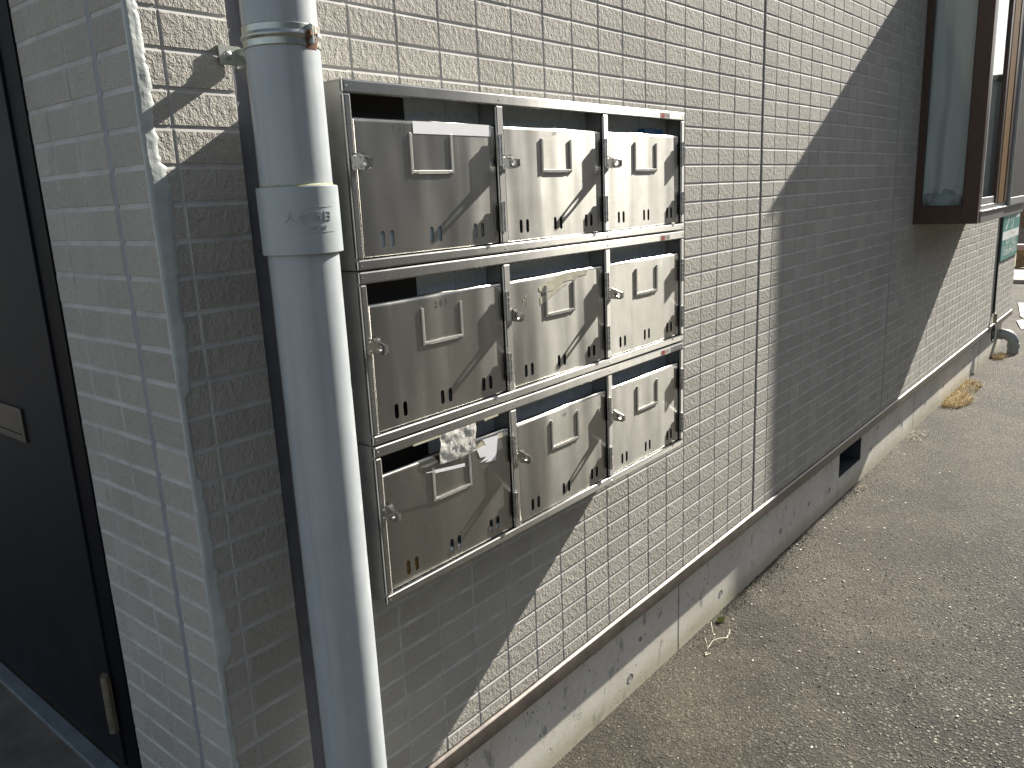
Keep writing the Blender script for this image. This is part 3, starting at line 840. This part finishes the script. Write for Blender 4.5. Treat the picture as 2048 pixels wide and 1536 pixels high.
def make_bank(top):
    t = empty('mailbox_bank', P(XL, 0, top-UH), None, 'mailbox bank', 'stacked mailbox banks on the tiled wall')
    zt, zb = top, top-UH
    # cabinet shell
    bm = bmesh.new()
    k = 0.016
    ubox(bm, XL, XL+k, YM+0.02, -0.02, zb+0.02, zt-0.02)
    ubox(bm, XR-k, XR, YM+0.02, -0.02, zb+0.02, zt-0.02)
    ubox(bm, XL, XR, YM+0.02, -0.02, zt-0.019, zt)
    ubox(bm, XL, XR, YM+0.02, -0.02, zb, zb+0.019)
    for x in (1.80, 4.975): ubox(bm, x-k/2, x+k/2, YM+0.09, -0.06, zb+0.02, zt-0.02)
    # left cheek has a folded corner
    obj('cabinet', bm, M_CAB, t, bevel=0.0005)
    bm = bmesh.new()
    BY = -1.0
    xs = [XL+k+0.005, 0.98, 1.79, 4.15, 4.965, 6.95, XR-k-0.005]
    for a, b in zip(xs, xs[1:]):
        ubox(bm, a+0.012, b-0.012, BY-0.013, BY, zb+0.022, zt-0.022)
        ubox(bm, a+0.012, a+0.03, BY-0.04, BY-0.0135, zb+0.022, zt-0.022)
    ubox(bm, XL+k+0.002, XR-k-0.002, BY+0.001, BY+0.014, zb+0.021, zt-0.021)
    obj('back_panel', bm, M_GALV, t)
    bm = bmesh.new(); ubox(bm, XL+k+0.01, 0.05, BY-0.055, BY-0.045, zb+0.03, zt-0.03); obj('reflection_sheet', bm, M_DARKREFL, t)  # dark sheet standing in for a dark reflection on the back panel
    # front frame
    bm = bmesh.new()
    th = 0.09
    tr, br = 0.18, 0.152
    ubox(bm, XL-0.002, XR+0.002, YM, YM+th, zt-tr, zt+0.002)
    ubox(bm, XL-0.002, XR+0.002, YM, YM+th, zb-0.002, zb+br)
    ubox(bm, XL+0.02, XR-0.02, YM+th+0.001, YM+0.30, zb+0.021, zb+br-0.001)
    zz0, zz1 = zb+br+0.0005, zt-tr-0.0005
    ubox(bm, XL-0.002, -1.305, YM+0.003, YM+th, zz0, zz1)
    ubox(bm, 8.045, XR+0.002, YM+0.003, YM+th, zz0, zz1)
    ubox(bm, 1.71, 1.895, YM+0.003, YM+th, zz0, zz1)
    ubox(bm, 4.885, 5.07, YM+0.003, YM+th, zz0, zz1)
    for x in (-1.37, 1.80, 4.98, 8.11):
        for z in (zt-0.09, zb+0.065):
            q = P(x, YM, z); rivet(bm, q.x, q.y, q.z, 0.0014, 0.0006)
    obj('front_frame', bm, M_STEEL, t, bevel=0.0026)
    # inner door stop behind the doors' lower edge
    doors = []
    for i, (x0, x1) in enumerate(DOORX):
        org = P(x1, YM, zt+DBOT)
        d = obj('door', door_bm(x0, x1, zt+DTOP, zt+DBOT, 0), M_DOOR, t, origin=org, bevel=0)
        cx = x0+1.475 if i < 2 else x0+1.46
        obj('label_holder', holder_bm(cx, zt-0.665, zt-1.255), M_HOLD, d, bevel=0.0004)
        obj('latch', latch_bm(x0-0.0, zt-1.075), M_CHROME, d)
        obj('hinge', hinge_bm(x1+0.045, zt-0.635, zt-1.145), M_HINGE, d, smooth=True)
        obj('hinge', hinge_bm(x1+0.045, zt-1.715, zt-2.215), M_HINGE, d, smooth=True)
        doors.append(d)
    # maker's sticker on the top rail
    bm = bmesh.new(); ubox(bm, 7.10, 7.52, YM-0.003, YM-0.0006, zt-0.155, zt-0.045)
    st = obj('maker_sticker', bm, simple('sticker_film', (0.60, 0.58, 0.53), 0.45), t)
    bm = bmesh.new(); ubox(bm, 7.14, 7.28, YM-0.005, YM-0.0035, zt-0.145, zt-0.055); obj('red_square', bm, M_RED, st)
    wall_text('print', 'HSK', 7.40, YM-0.0045, zt-0.10, 0.009, M_GREYP, st)
    return t, doors

banks = []
ZT = -0.90
t0, d0 = make_bank(ZT)
def copy_tree(o, parent=None):
    c = o.copy(); COL.objects.link(c); c.parent = parent
    for ch in list(o.children): copy_tree(ch, c)
    return c
banks.append(t0)
for i in (1, 2):
    c = copy_tree(t0); c.location = t0.location-Vector((0, 0, PITCH*U*i)); banks.append(c)
for b, l in zip(banks, bank_labels): b['label'] = l
def doors_of(b): return sorted([c for c in b.children if c.name.startswith('door')], key=lambda c: c.location.x)
D = [doors_of(b) for b in banks]
# each door hangs a little differently
for bi, ds in enumerate(D):
    for di, d in enumerate(ds):
        d.rotation_euler = (math.radians(random.uniform(-0.25, 0.25)), 0, math.radians(random.uniform(-0.5, 0.15)))

# the bottom unit's rails and stickers: silver strip on the third bank
bm = bmesh.new(); z = ZT-2*PITCH; ubox(bm, 7.56, 8.14, YM-0.003, YM-0.0006, z-0.15, z-0.04); obj('foil_strip', bm, M_ALU, banks[2])
YP = YD_-0.0015
# name tape on the first door, redacted white
bm = bmesh.new(); prev = None
for i in range(41):
    x = -0.16+1.745*i/40
    ring = [bm.verts.new(P(x, YP-0.004, zz)) for zz in (-1.572, -1.395)]
    if prev: bm.faces.new((prev[0], ring[0], ring[1], prev[1]))
    prev = ring
obj('name_tape', bm, M_WHITE, D[0][0])
def hand(txt, x, z, h, d, rot=0.0, mat=None, sp=1.15):
    return wall_text('pencil_number', txt, x, YP-0.002, z, h, mat or M_INK, d, rot, sp)
hand('3 03', -0.42, -1.50, 0.014, D[0][0], 0.03)
hand('302', 3.35, -1.47, 0.008, D[0][1], 0.1)
hand('203', 0.20, -4.135, 0.0145, D[1][0], 0.05, sp=1.5)
hand('103', 3.38, -6.72, 0.009, D[2][1], 0.1)

def torn(name, pts, mat, parent, y=YP-0.004, n=0, bulge=0.0):
    bm = bmesh.new(); vs = [bm.verts.new(P(px_, y, pz_)) for px_, pz_ in pts]; f = bm.faces.new(vs)
    ext = bmesh.ops.extrude_face_region(bm, geom=[f]); 
    for g in ext['geom']:
        if isinstance(g, bmesh.types.BMVert): g.co.y += 0.0003
    return obj(name, bm, mat, parent)
# tape residue with old number on the middle door of the middle bank
ed = []
top_ = [(2.75, -4.18), (2.95, -4.10), (3.2, -4.06), (3.5, -4.0), (3.9, -3.99), (4.3, -4.0), (4.32, -4.02)]
bot_ = [(4.28, -4.09), (4.0, -4.10), (3.92, -4.15), (3.7, -4.14), (3.5, -4.16), (3.2, -4.27), (2.92, -4.30), (2.76, -4.24)]
torn('tape_residue', top_+bot_, M_TAPE, D[1][1], YP-0.003)
torn('tape_residue', [(2.78, -4.36), (3.0, -4.33), (3.6, -4.19), (3.62, -4.21), (3.45, -4.26), (3.1, -4.40), (2.78, -4.50)], M_TAPE, D[1][1], YP-0.003)
hand('202', 3.25, -4.16, 0.017, D[1][1], 0.08, mat=M_STEEL, sp=1.4)
for cx, cz in ((2.35, -4.28), (2.42, -4.44), (2.28, -4.36)):
    torn('tape_residue', [(cx+random.uniform(-.05, .05), cz+random.uniform(-.05, .05)) for _ in range(3)], M_TAPE, D[1][1], YP-0.003)

# paper and tape over the slot of the bottom left door
bm = bmesh.new(); g = []
for i in range(25):
    r = []
    for j in range(19):
        u, v = i/24, j/18
        x = -0.09+0.86*u+0.015*math.sin(v*7); z = -6.225-0.50*v-0.0*u-0.025*math.sin(u*3.1)*v
        if v > 0.97: z -= 0.0
        y = YM-0.006+0.035*v-0.016*noise.noise(Vector((u*5, v*4, 2)))-0.008*noise.noise(Vector((u*13, v*11, 7)))-0.012*math.sin(math.pi*v)
        r.append(bm.verts.new(P(x, y-0.01, z)))
    g.append(r)
for i in range(24):
    for j in range(18): bm.faces.new((g[i][j], g[i+1][j], g[i+1][j+1], g[i][j+1]))
t = NT('wrinkled_tape'); nz = t.noise(90, 4, 0.6, None, 1.2)
m_ = t.done(t.mix(t.ramp(nz, [(0.35, 0), (0.65, 1)]), (0.56, 0.53, 0.47), (0.88, 0.85, 0.78)), 0.4, 0.0, t.bump(nz, 0.0012))
obj('wrinkled_tape', bm, m_, banks[2], smooth='all')
torn('torn_paper', [(0.99, -6.60), (1.39, -6.62), (1.30, -7.05), (1.10, -7.03), (1.02, -7.02), (1.13, -6.985), (0.90, -6.99), (1.07, -6.92), (0.90, -6.90), (0.85, -6.78), (0.83, -6.73), (1.06, -6.72)], M_WHITE, D[2][0], YP-0.006)
torn('torn_paper', [(-0.30, -6.745), (0.10, -6.795), (0.40, -6.83), (0.40, -6.885), (0.0, -6.835), (-0.29, -6.80)], M_WHITE, D[2][0], YM-0.075)
torn('torn_paper', [(-0.48, -6.735), (-0.30, -6.76), (-0.30, -6.775), (-0.48, -6.742)], M_WHITE, D[2][0], YM-0.070)
torn('tape_residue', [(-0.50, -6.65), (-0.1, -6.65), (-0.1, -6.69), (-0.35, -6.70), (-0.48, -6.68)], M_TAPE, D[2][0], YP-0.003)
torn('tape_residue', [(1.38, -6.60), (1.62, -6.60), (1.62, -6.68), (1.38, -6.69)], M_TAPE, D[2][0], YP-0.003)
torn('tape_residue', [(0.78, -6.70), (0.99, -6.60), (1.07, -6.72), (0.84, -6.79)], M_TAPE, D[2][0], YP-0.003)
torn('tape_residue', [(-0.66, -6.232), (-0.08, -6.232), (-0.08, -6.262), (-0.66, -6.262)], M_TAPE, banks[2], YM-0.003)
torn('tape_residue', [(1.0, -6.225), (1.38, -6.225), (1.38, -6.255), (1.06, -6.262), (1.04, -6.285)], M_TAPE, banks[2], YM-0.003)

# mail inside, glimpsed through the slots
def mail(name, x0, x1, z0, z1, y, tilt, mat, label, cat, thick=0.004, group=None):
    bm = bmesh.new()
    q0 = P(x0, y, z0); q1 = P(x1, y, z1)
    v = box(bm, (q0.x, q0.y, q0.z), (q1.x, q0.y+thick, q1.z))
    for vv in bm.verts:
        vv.co.y += (vv.co.z-q0.z)*tilt
    o = obj(name, bm, mat, None, origin=P((x0+x1)/2, y, z0), bevel=0.0006)
    return tag(o, label, cat, group)
zf = ZT-UH+0.165
mail('envelope', -1.1, 0.4, zf, zf+1.0, YD_+0.035, 0.0, M_BLUEW, 'pale blue envelope showing through the vent slots of the white taped mailbox door', 'envelope')
mail('letter', 0.2, 1.6, zf-0.0, zf+0.75, YD_+0.085, 0.0, M_WHITE, 'white letter behind the right vent slots of the white taped mailbox door', 'letter')
zf3 = zf-2*PITCH
mail('parcel', -1.15, -0.2, zf3, zf3+0.8, YD_+0.06, 0.0, M_KRAFT, 'brown card parcel behind the left vent slots of the bottom left mailbox', 'parcel', 0.03)
mail('leaflet', -0.1, 1.55, zf3, zf3+0.19, YD_+0.035, 0.0, M_WHITE, 'white leaflet behind the middle vent slots of the bottom left mailbox', 'leaflet')
mail('blue_packet', 6.95, 7.75, zf+0.02, zf+2.05, -1.20, 0.02, M_BLUE, 'blue packet standing inside the upper right mailbox', 'packet', 0.02)

# ------------------------------------------------------------------ downpipe
PX, PY, PR = -2.20, -1.30, 0.462
pipe = empty('downpipe', P(PX, PY, -16.5), 'pale grey plastic downpipe strapped to the wall left of the mailboxes', 'downpipe')
cx, cy = PX*U, PY*U
bm = bmesh.new()
r = PR*U
pr = []
z0, z1 = 0.0, 4.6
nn = 60
for i in range(nn+1):
    z = z0+(z1-z0)*i/nn; pr.append((r*(1+0.004*noise.noise(Vector((0, 0, z*3)))), z))
lathe(bm, cx, cy, pr, 72)
obj('pipe', bm, M_PVC, pipe, smooth='all')
bm = bmesh.new()
zt, zb = P(0, 0, -2.29).z, P(0, 0, -3.15).z
ro = 0.525*U
lathe(bm, cx, cy, [(r+0.0002, zt), (ro-0.0008, zt), (ro, zt-0.001), (ro, zb+0.001), (ro-0.001, zb), (r+0.0004, zb), (r+0.0004, zb+0.01)], 72)
sock = obj('pipe_socket', bm, M_SOCKET, pipe, smooth=True)
# moulded marks on the socket
camang = math.atan2(-1.0374632-cy, -0.8768165-cx)
def curved_text(txt, ang, z, h, name='moulded_mark', sp=1.0, sx=1.0):
    bm = text_bm(txt, h, sp, 0.0)
    bmesh.ops.subdivide_edges(bm, edges=[e for e in bm.edges if e.calc_length() > 0.004], cuts=2)
    ex = bmesh.ops.extrude_face_region(bm, geom=bm.faces[:])
    for g_ in ex['geom']:
        if isinstance(g_, bmesh.types.BMVert): g_.co.z = 0.0013
    for v in bm.verts:
        a = ang+v.co.x*sx/ro; rr = ro-0.0002+v.co.z
        v.co = Vector((cx+rr*math.cos(a), cy+rr*math.sin(a), z+v.co.y))
    return obj(name, bm, M_SOCKET, sock)
zm = P(0, 0, -2.68).z
curved_text('人', camang-0.25, zm, 0.016)
curved_text('φ', camang+0.05, zm, 0.016)
curved_text('75', camang+0.37, zm, 0.017)
curved_text('日', camang+0.70, zm, 0.014)
curved_text('J A P A N', camang+0.42, zm-0.0135, 0.006)
bm = bmesh.new()
for k in range(30):
    a = camang-0.12+1.5*k/29
for zz in (zm+0.0125, zm-0.019):
    lathe(bm, cx, cy, [(ro-0.0003, zz), (ro+0.0004, zz), (ro+0.0004, zz-0.0005), (ro-0.0003, zz-0.0005)], 30, camang-0.1, camang+0.92)
obj('moulded_mark', bm, M_SOCKET, sock)
# algae line on the joint
bm = bmesh.new(); lathe(bm, cx, cy, [(r+0.0001, zt+0.0028), (r+0.0009, zt+0.0014), (ro-0.001, zt+0.0004)], 72)
t = NT('algae'); nz = t.noise(160, 4); m_ = t.done(t.mix(t.ramp(nz, [(0.35, 0), (0.6, 1)]), (0.40, 0.42, 0.36), (0.27, 0.27, 0.05)), 0.8, 0)
obj('algae_ring', bm, m_, sock, smooth='all')
# clamp band
zc = P(0, 0, -0.485).z
hb = 0.0128
bm = bmesh.new()
prof_ = []
for i in range(25):
    s = -1+2*i/24
    rr = r+0.0016+0.0022*max(0, math.cos(s*math.pi*1.5))**1 * (1 if abs(s) < 0.95 else 0)
    prof_.append((rr, zc+s*hb))
prof_ = [(r+0.0003, zc-hb)]+prof_+[(r+0.0003, zc+hb)]
lathe(bm, cx, cy, prof_, 72)
clamp = obj('pipe_clamp', bm, M_ZINC, pipe, smooth='all')
# ear with bolt
ba = camang+0.72
er = Vector((math.cos(ba), math.sin(ba), 0)); et = Vector((-math.sin(ba), math.cos(ba), 0))
def obox(bm, c, ax, ay, az, hx, hy, hz):
    v = []
    for sz in (-1, 1):
        for sx_, sy_ in ((-1, -1), (1, -1), (1, 1), (-1, 1)): v.append(bm.verts.new(c+ax*hx*sx_+ay*hy*sy_+az*hz*sz))
    for f in ((0,3,2,1),(4,5,6,7),(0,1,5,4),(1,2,6,5),(2,3,7,6),(3,0,4,7)): bm.faces.new([v[i] for i in f])
ZV = Vector((0, 0, 1)); PC = Vector((cx, cy, zc))
bm = bmesh.new()
obox(bm, PC+er*(r+0.0055)+et*0.001, er, et, ZV, 0.0045, 0.0016, 0.0118)
obox(bm, PC+er*(r+0.0050)+et*0.0055, er, et, ZV, 0.0040, 0.0012, 0.011)
obj('clamp_ear', bm, M_ZINC, clamp, bevel=0.001)
bm = bmesh.new()
b0 = PC+er*(r+0.0065)
tube(bm, [b0-et*0.0035, b0+et*0.010], 0.0028, 8)
tube(bm, [b0-et*0.0035, b0-et*0.0005], 0.0048, 6)
obj('bolt', bm, M_RUST, clamp)
bm = bmesh.new()
lathe(bm, cx, cy, [(r+0.0006, zc-hb-0.0035), (r+0.0018, zc-hb+0.0006), (r+0.0042, zc-hb*0.25), (r+0.0006, zc-hb*0.25)], 10, ba-0.06, ba+0.34)
obj('rust_stain', bm, M_RUST, clamp)
# arm back to the wall and wall plate
bm = bmesh.new()
ax_ = -2.06
za, zb_ = zc-0.0145-0.003, zc+0.010-0.003
box(bm, (ax_*U-0.001, -0.098, za), (ax_*U+0.001, -0.004, zb_))
obj('clamp_arm', bm, M_ZINC, pipe)
bm = bmesh.new()
zp = P(0, 0, -0.50).z
plate(bm, rrect(-0.027, -0.0125, 0.006, 0.0125, 0.002), [], 0.002, lambda u, v, d: Vector((ax_*U+u+0.000, -0.006+d, zp+v)))
box(bm, (ax_*U-0.0275, -0.0062, zp-0.0125), (ax_*U-0.0255, 0.0, zp+0.0125))
q = Vector((ax_*U-0.0145, -0.0062, zp)); rivet(bm, q.x, q.y, q.z, 0.0065, 0.003)
box(bm, (q.x-0.003, q.y-0.0036, q.z-0.0006), (q.x+0.003, q.y-0.0028, q.z+0.0006)); box(bm, (q.x-0.0006, q.y-0.0037, q.z-0.003), (q.x+0.0006, q.y-0.0029, q.z+0.003))
obj('wall_plate', bm, M_ZINC, pipe, bevel=0.0004)

# ------------------------------------------------------------------ far end of the wall
cab = empty('hanging_cable', P(59.0, -0.08, -5.4), 'black cable hanging down the wall beside the teal sign', 'cable')
bm = bmesh.new()
pts = [P(58.75, -0.06, -4.9)]
for i in range(20):
    u = i/19; pts.append(P(58.75+0.25*u+0.04*math.sin(u*9), -0.06, -5.2-7.4*u))
tube(bm, pts, 0.0075, 8)
obj('cable', bm, M_BLACK, cab, smooth='all')
bm = bmesh.new(); tube(bm, [P(59.0, -0.2, -12.6), P(58.95, -0.22, -13.3)], 0.012, 8); obj('connector', bm, M_BRASS, cab)
bm = bmesh.new(); pts = []
for i in range(13):
    a = math.pi*2*i/12
    pts.append(P(58.55+0.45*math.cos(a), -0.22, -13.95+0.62*math.sin(a)))
tube(bm, pts, 0.006, 6); obj('cable_loop', bm, M_BLACK, cab, smooth='all')

sg = empty('estate_sign', P(60, -0.03, -8.8), 'teal and white lettered sign fixed to the far end of the wall', 'sign')
bm = bmesh.new(); ubox(bm, 59.8, 67.0, -0.06, -0.01, -8.85, -5.2); obj('sign_board', bm, M_TEAL, sg)
bm = bmesh.new(); ubox(bm, 59.85, 66.95, -0.066, -0.0605, -7.35, -6.75); obj('white_band', bm, M_SIGNW, sg)
wall_text('lettering', 'フリー', 63.6, -0.064, -5.98, 0.21, M_SIGNW, sg, sx=1.05)
wall_text('lettering', 'アパート', 64.0, -0.069, -7.06, 0.05, M_SIGNG, sg, sx=1.0)
wall_text('lettering', '募集中  お電話を', 63.7, -0.064, -7.58, 0.052, M_SIGNW, sg, sx=1.15)
wall_text('lettering', '0166-64-6701', 63.5, -0.064, -8.22, 0.115, M_SIGNW, sg, sx=0.92)

# wall-side bracket of the window next to the sign (aluminium sill above the sign)
bm = bmesh.new()
ubox(bm, 59.6, 67.0, -0.25, 0.0, -5.15, -4.95); ubox(bm, 59.6, 67.0, -0.12, 0.0, -4.94, -4.2); ubox(bm, 59.6, 60.0, -0.2, 0.0, -4.19, 3.0)
far_w = obj('window_frame', bm, M_ALUD, bld, bevel=0.002)
bm = bmesh.new(); ubox(bm, 60.0, 67.0, -0.06, -0.02, -4.19, 3.0); obj('window_pane', bm, M_SCREEN, far_w)

elb = empty('drain_elbow', P(64.9, -0.35, -16.5), 'grey plastic drain elbow running from the far foundation into the ground', 'drain pipe')
bm = bmesh.new(); pts = [P(64.5, 0.3, -15.05), P(64.5, -0.05, -15.0)]
for i in range(9):
    a = math.pi/2*i/8; pts.append(P(64.5, -0.05-0.75*math.sin(a), -15.0-0.75*(1-math.cos(a))))
pts.append(P(64.5, -0.8, -16.9))
tube(bm, pts, 0.041, 24); obj('pipe', bm, M_PVCG, elb, smooth=True)
bm = bmesh.new(); tube(bm, [P(64.5, -0.8, -15.7), P(64.5, -0.8, -16.0)], 0.046, 24); tube(bm, [P(64.5, -0.02, -15.0), P(64.5, 0.1, -15.0)], 0.046, 24); obj('collar', bm, M_PVCG, elb, smooth=True)

# ------------------------------------------------------------------ plants and litter
def tuft(name, cx_, cy_, n, h, spread, mat, label, cat, lay=0.6, wd=0.0022, along=1.0):
    bm = bmesh.new()
    for i in range(n):
        a = random.uniform(0, 2*math.pi); rr = spread*math.sqrt(random.random())
        b = Vector((cx_+rr*math.cos(a)*along, cy_+rr*math.sin(a)*0.45, 0.0))
        if b.y > 0.022: b.y = 0.022-random.random()*0.02
        d = random.uniform(0, 2*math.pi); L = h*random.uniform(0.4, 1.1); lean = random.uniform(0.1, lay)
        dirv = Vector((math.cos(d), math.sin(d)-0.25, 0))
        side = Vector((-dirv.y, dirv.x, 0)).normalized()*wd*random.uniform(0.5, 1.1)
        prev = None
        for k in range(5):
            u = k/4
            q = b+dirv*(L*lean*u*u*1.3)+Vector((0, 0, L*u*(1-0.45*lean*u)))
            if q.y > 0.024: q.y = 0.024
            s_ = side*(1-u*0.85)
            r_ = [bm.verts.new(q-s_), bm.verts.new(q+s_)]
            if prev: bm.faces.new((prev[0], prev[1], r_[1], r_[0]))
            prev = r_
    o = obj(name, bm, mat, None, origin=(cx_, cy_, 0)); return tag(o, label, cat)
g_ = 'dry grass along the foot of the wall'
for a in ((4.68, -0.03, 1100, 0.042, 0.20, 'widest straw tuft with a flat front at the wall foot'),
          (5.08, -0.0, 700, 0.036, 0.22, 'rounded straw tuft just beyond the widest one'),
          (6.22, -0.02, 320, 0.05, 0.10, 'orange brown dry tuft beside the grey drain elbow')):
    tuft('dry_grass', a[0], a[1], a[2], a[3], a[4], M_STRAW, a[5], 'dry grass', 0.95)['group'] = g_
tuft('dry_grass', 3.78, -0.02, 70, 0.03, 0.12, M_TWIG, 'thin pale straw wisps lying at the wall foot before the widest tuft', 'dry grass', 1.0)['group'] = g_
tuft('dry_grass', 2.82, -0.01, 40, 0.02, 0.05, M_TWIG, 'tiny pale straw bits below the foundation vent', 'dry grass', 1.0)['group'] = g_
tuft('moss', 1.375, 0.005, 260, 0.013, 0.022, M_MOSS, 'small green moss tuft at the base of the concrete foundation', 'moss', 0.9, 0.0012)

def twig():
    bm = bmesh.new()
    z = 0.006
    main = [(1.168, -0.045, 0.004), (1.19, -0.040, 0.010), (1.225, -0.040, 0.016), (1.25, -0.05, 0.015), (1.275, -0.062, 0.008), (1.30, -0.058, 0.01), (1.315, -0.053, 0.014)]
    tube(bm, main, 0.0012, 6, rs=[0.0016, 0.0014, 0.0012, 0.0012, 0.0017, 0.0012, 0.0015])
    tube(bm, [(1.235, -0.043, 0.015), (1.262, -0.02, 0.022), (1.30, 0.004, 0.03)], 0.0006, 5)
    tube(bm, [(1.185, -0.041, 0.009), (1.20, -0.03, 0.016), (1.215, -0.018, 0.02)], 0.0007, 5)
    for c in ((1.165, -0.046, 0.004), (1.172, -0.053, 0.003), (1.16, -0.05, 0.003), (1.312, -0.056, 0.013), (1.298, -0.061, 0.009)):
        for k in range(3):
            d = Vector((random.uniform(-1, 1), random.uniform(-1, 1), 0.3)).normalized()*0.006
            c_ = Vector(c); s_ = Vector((-d.y, d.x, 0))*0.35
            bm.faces.new([bm.verts.new(c_-s_), bm.verts.new(c_+d*0.5-s_*1.2), bm.verts.new(c_+d), bm.verts.new(c_+s_)])
    o = obj('dry_twig', bm, M_TWIG, None, smooth='all', origin=(1.168, -0.045, 0))
    tag(o, 'pale curved dry twig lying on the asphalt near the concrete base', 'twig')
twig()

def scatter(name, n, rng, size, mat, seed, squash=0.5):
    random.seed(seed); bm = bmesh.new()
    for i in range(n):
        x, y = rng()
        s = size*random.uniform(0.5, 1.3); q = Vector((x, y, s*0.15))
        vs = []
        ang = random.uniform(0, 6.28)
        m3 = Matrix.Rotation(ang, 3, 'Z')
        for v in ((1,0,0),(-1,0,0),(0,0.8,0),(0,-0.7,0),(0.1,0,squash),(0,0.1,-squash)):
            vv = Vector(v)*s*random.uniform(0.75, 1.15); vs.append(bm.verts.new(q+m3 @ vv))
        for a, b, c in ((0,2,4),(2,1,4),(1,3,4),(3,0,4),(2,0,5),(1,2,5),(3,1,5),(0,3,5)): bm.faces.new((vs[a], vs[b], vs[c]))
    return tag(obj(name, bm, mat, None), kind='stuff')
def r_near():
    y = -abs(random.gauss(0, 1))*0.5+0.02; x = random.uniform(0.2, 5.5); return x, max(y, -2.5)
def r_all(): return random.uniform(0.2, 7.5), random.uniform(-1.7, 0.02)
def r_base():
    x = random.uniform(0.2, 6.4) if random.random() < 0.35 else random.uniform(1.42, 2.8)  # denser over one stretch, to darken the ground band along the wall
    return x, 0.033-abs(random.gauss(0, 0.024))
tag(scatter('gravel', 8000, r_all, 0.0038, M_STONE, 3), 'loose light grit scattered over the asphalt', 'gravel')
tag(scatter('pebbles', 2600, r_base, 0.0026, simple('dark_grit', (0.035, 0.030, 0.026), 0.9, 0, 0.5, 80), 5), 'dark grit along the foot of the concrete base, denser on one stretch', 'grit')
tag(scatter('litter', 260, r_near, 0.0046, M_CHIP, 9, 0.2), 'pale leaf chips scattered over the asphalt by the wall', 'litter')
tag(scatter('crumbs', 220, r_near, 0.0038, simple('dark_crumb', (0.03, 0.028, 0.025), 0.9), 12, 0.5), 'dark clods scattered over the asphalt by the wall', 'dirt')

# ------------------------------------------------------------------ background
hs = empty('wooden_house', (17.5, 4.4, 0), 'brown timber clad house beyond the far end of the wall', 'house')
bm = bmesh.new()
for i in range(26): box(bm, (17.5+0.02*(i % 2), 0.9, 0.35+i*0.2), (26, 12, 0.35+i*0.2+0.198))
obj('wall', bm, M_WOOD, hs)
bm = bmesh.new(); box(bm, (17.3, 0.8, 0.03), (26, 12, 0.35)); obj('plinth', bm, M_KERB, hs)
bm = bmesh.new()
vs = [bm.verts.new(c) for c in ((16.8, 0.3, 5.5), (16.8, 12.6, 5.5), (27, 12.6, 5.5), (27, 0.3, 5.5), (16.8, 6.4, 7.6), (27, 6.4, 7.6))]
for f in ((0,1,4),(3,5,2),(0,4,5,3),(1,2,5,4),(0,3,2,1)): bm.faces.new([vs[i] for i in f])
obj('roof', bm, M_FRAMEB, hs)
rl = empty('rail', (13.2, 1.0, 0), 'low reddish timber rail standing on the grass beyond the wall', 'rail')
bm = bmesh.new(); box(bm, (13.1, 0.6, 0.28), (13.3, 6, 0.36)); obj('bar', bm, M_RAIL, rl, bevel=0.01)
for y in (0.75, 2.6, 4.4):
    bm = bmesh.new(); box(bm, (13.14, y, 0.0), (13.26, y+0.12, 0.279)); obj('post', bm, M_WOOD, rl)

oh = empty('unseen_house', (16, -11, 0), 'unseen house added across the parking lot to darken reflections in the steel doors', 'house')
bm = bmesh.new(); box(bm, (-8, -20, 0.0), (52, -11, 5.6)); obj('wall', bm, M_FAR, oh)  # unseen block, added to darken reflections in the doors and glass
bm = bmesh.new(); box(bm, (-8.5, -20.5, 5.61), (52.5, -10.5, 5.9)); obj('roof', bm, M_FRAMEB, oh)
for x in (-4, 1, 6, 11, 16, 20, 25, 31, 38):
    bm = bmesh.new(); box(bm, (x, -11.0, 1.0), (x+1.8, -10.93, 2.4)); obj('window', bm, M_SCREEN, oh)
th_ = empty('unseen_house', (44, -10, 0), 'unseen plain house added far down the lane to darken the window reflection', 'house')
bm = bmesh.new(); box(bm, (54, -24, 0.0), (64, 2.0, 6.5)); obj('wall', bm, M_FAR, th_)  # out of view, added so the bay glass reflects something darker than sky
bm = bmesh.new(); box(bm, (53.5, -24.5, 6.51), (64.5, 2.5, 6.8)); obj('roof', bm, M_FRAMEB, th_)
print('objects', len(bpy.data.objects))
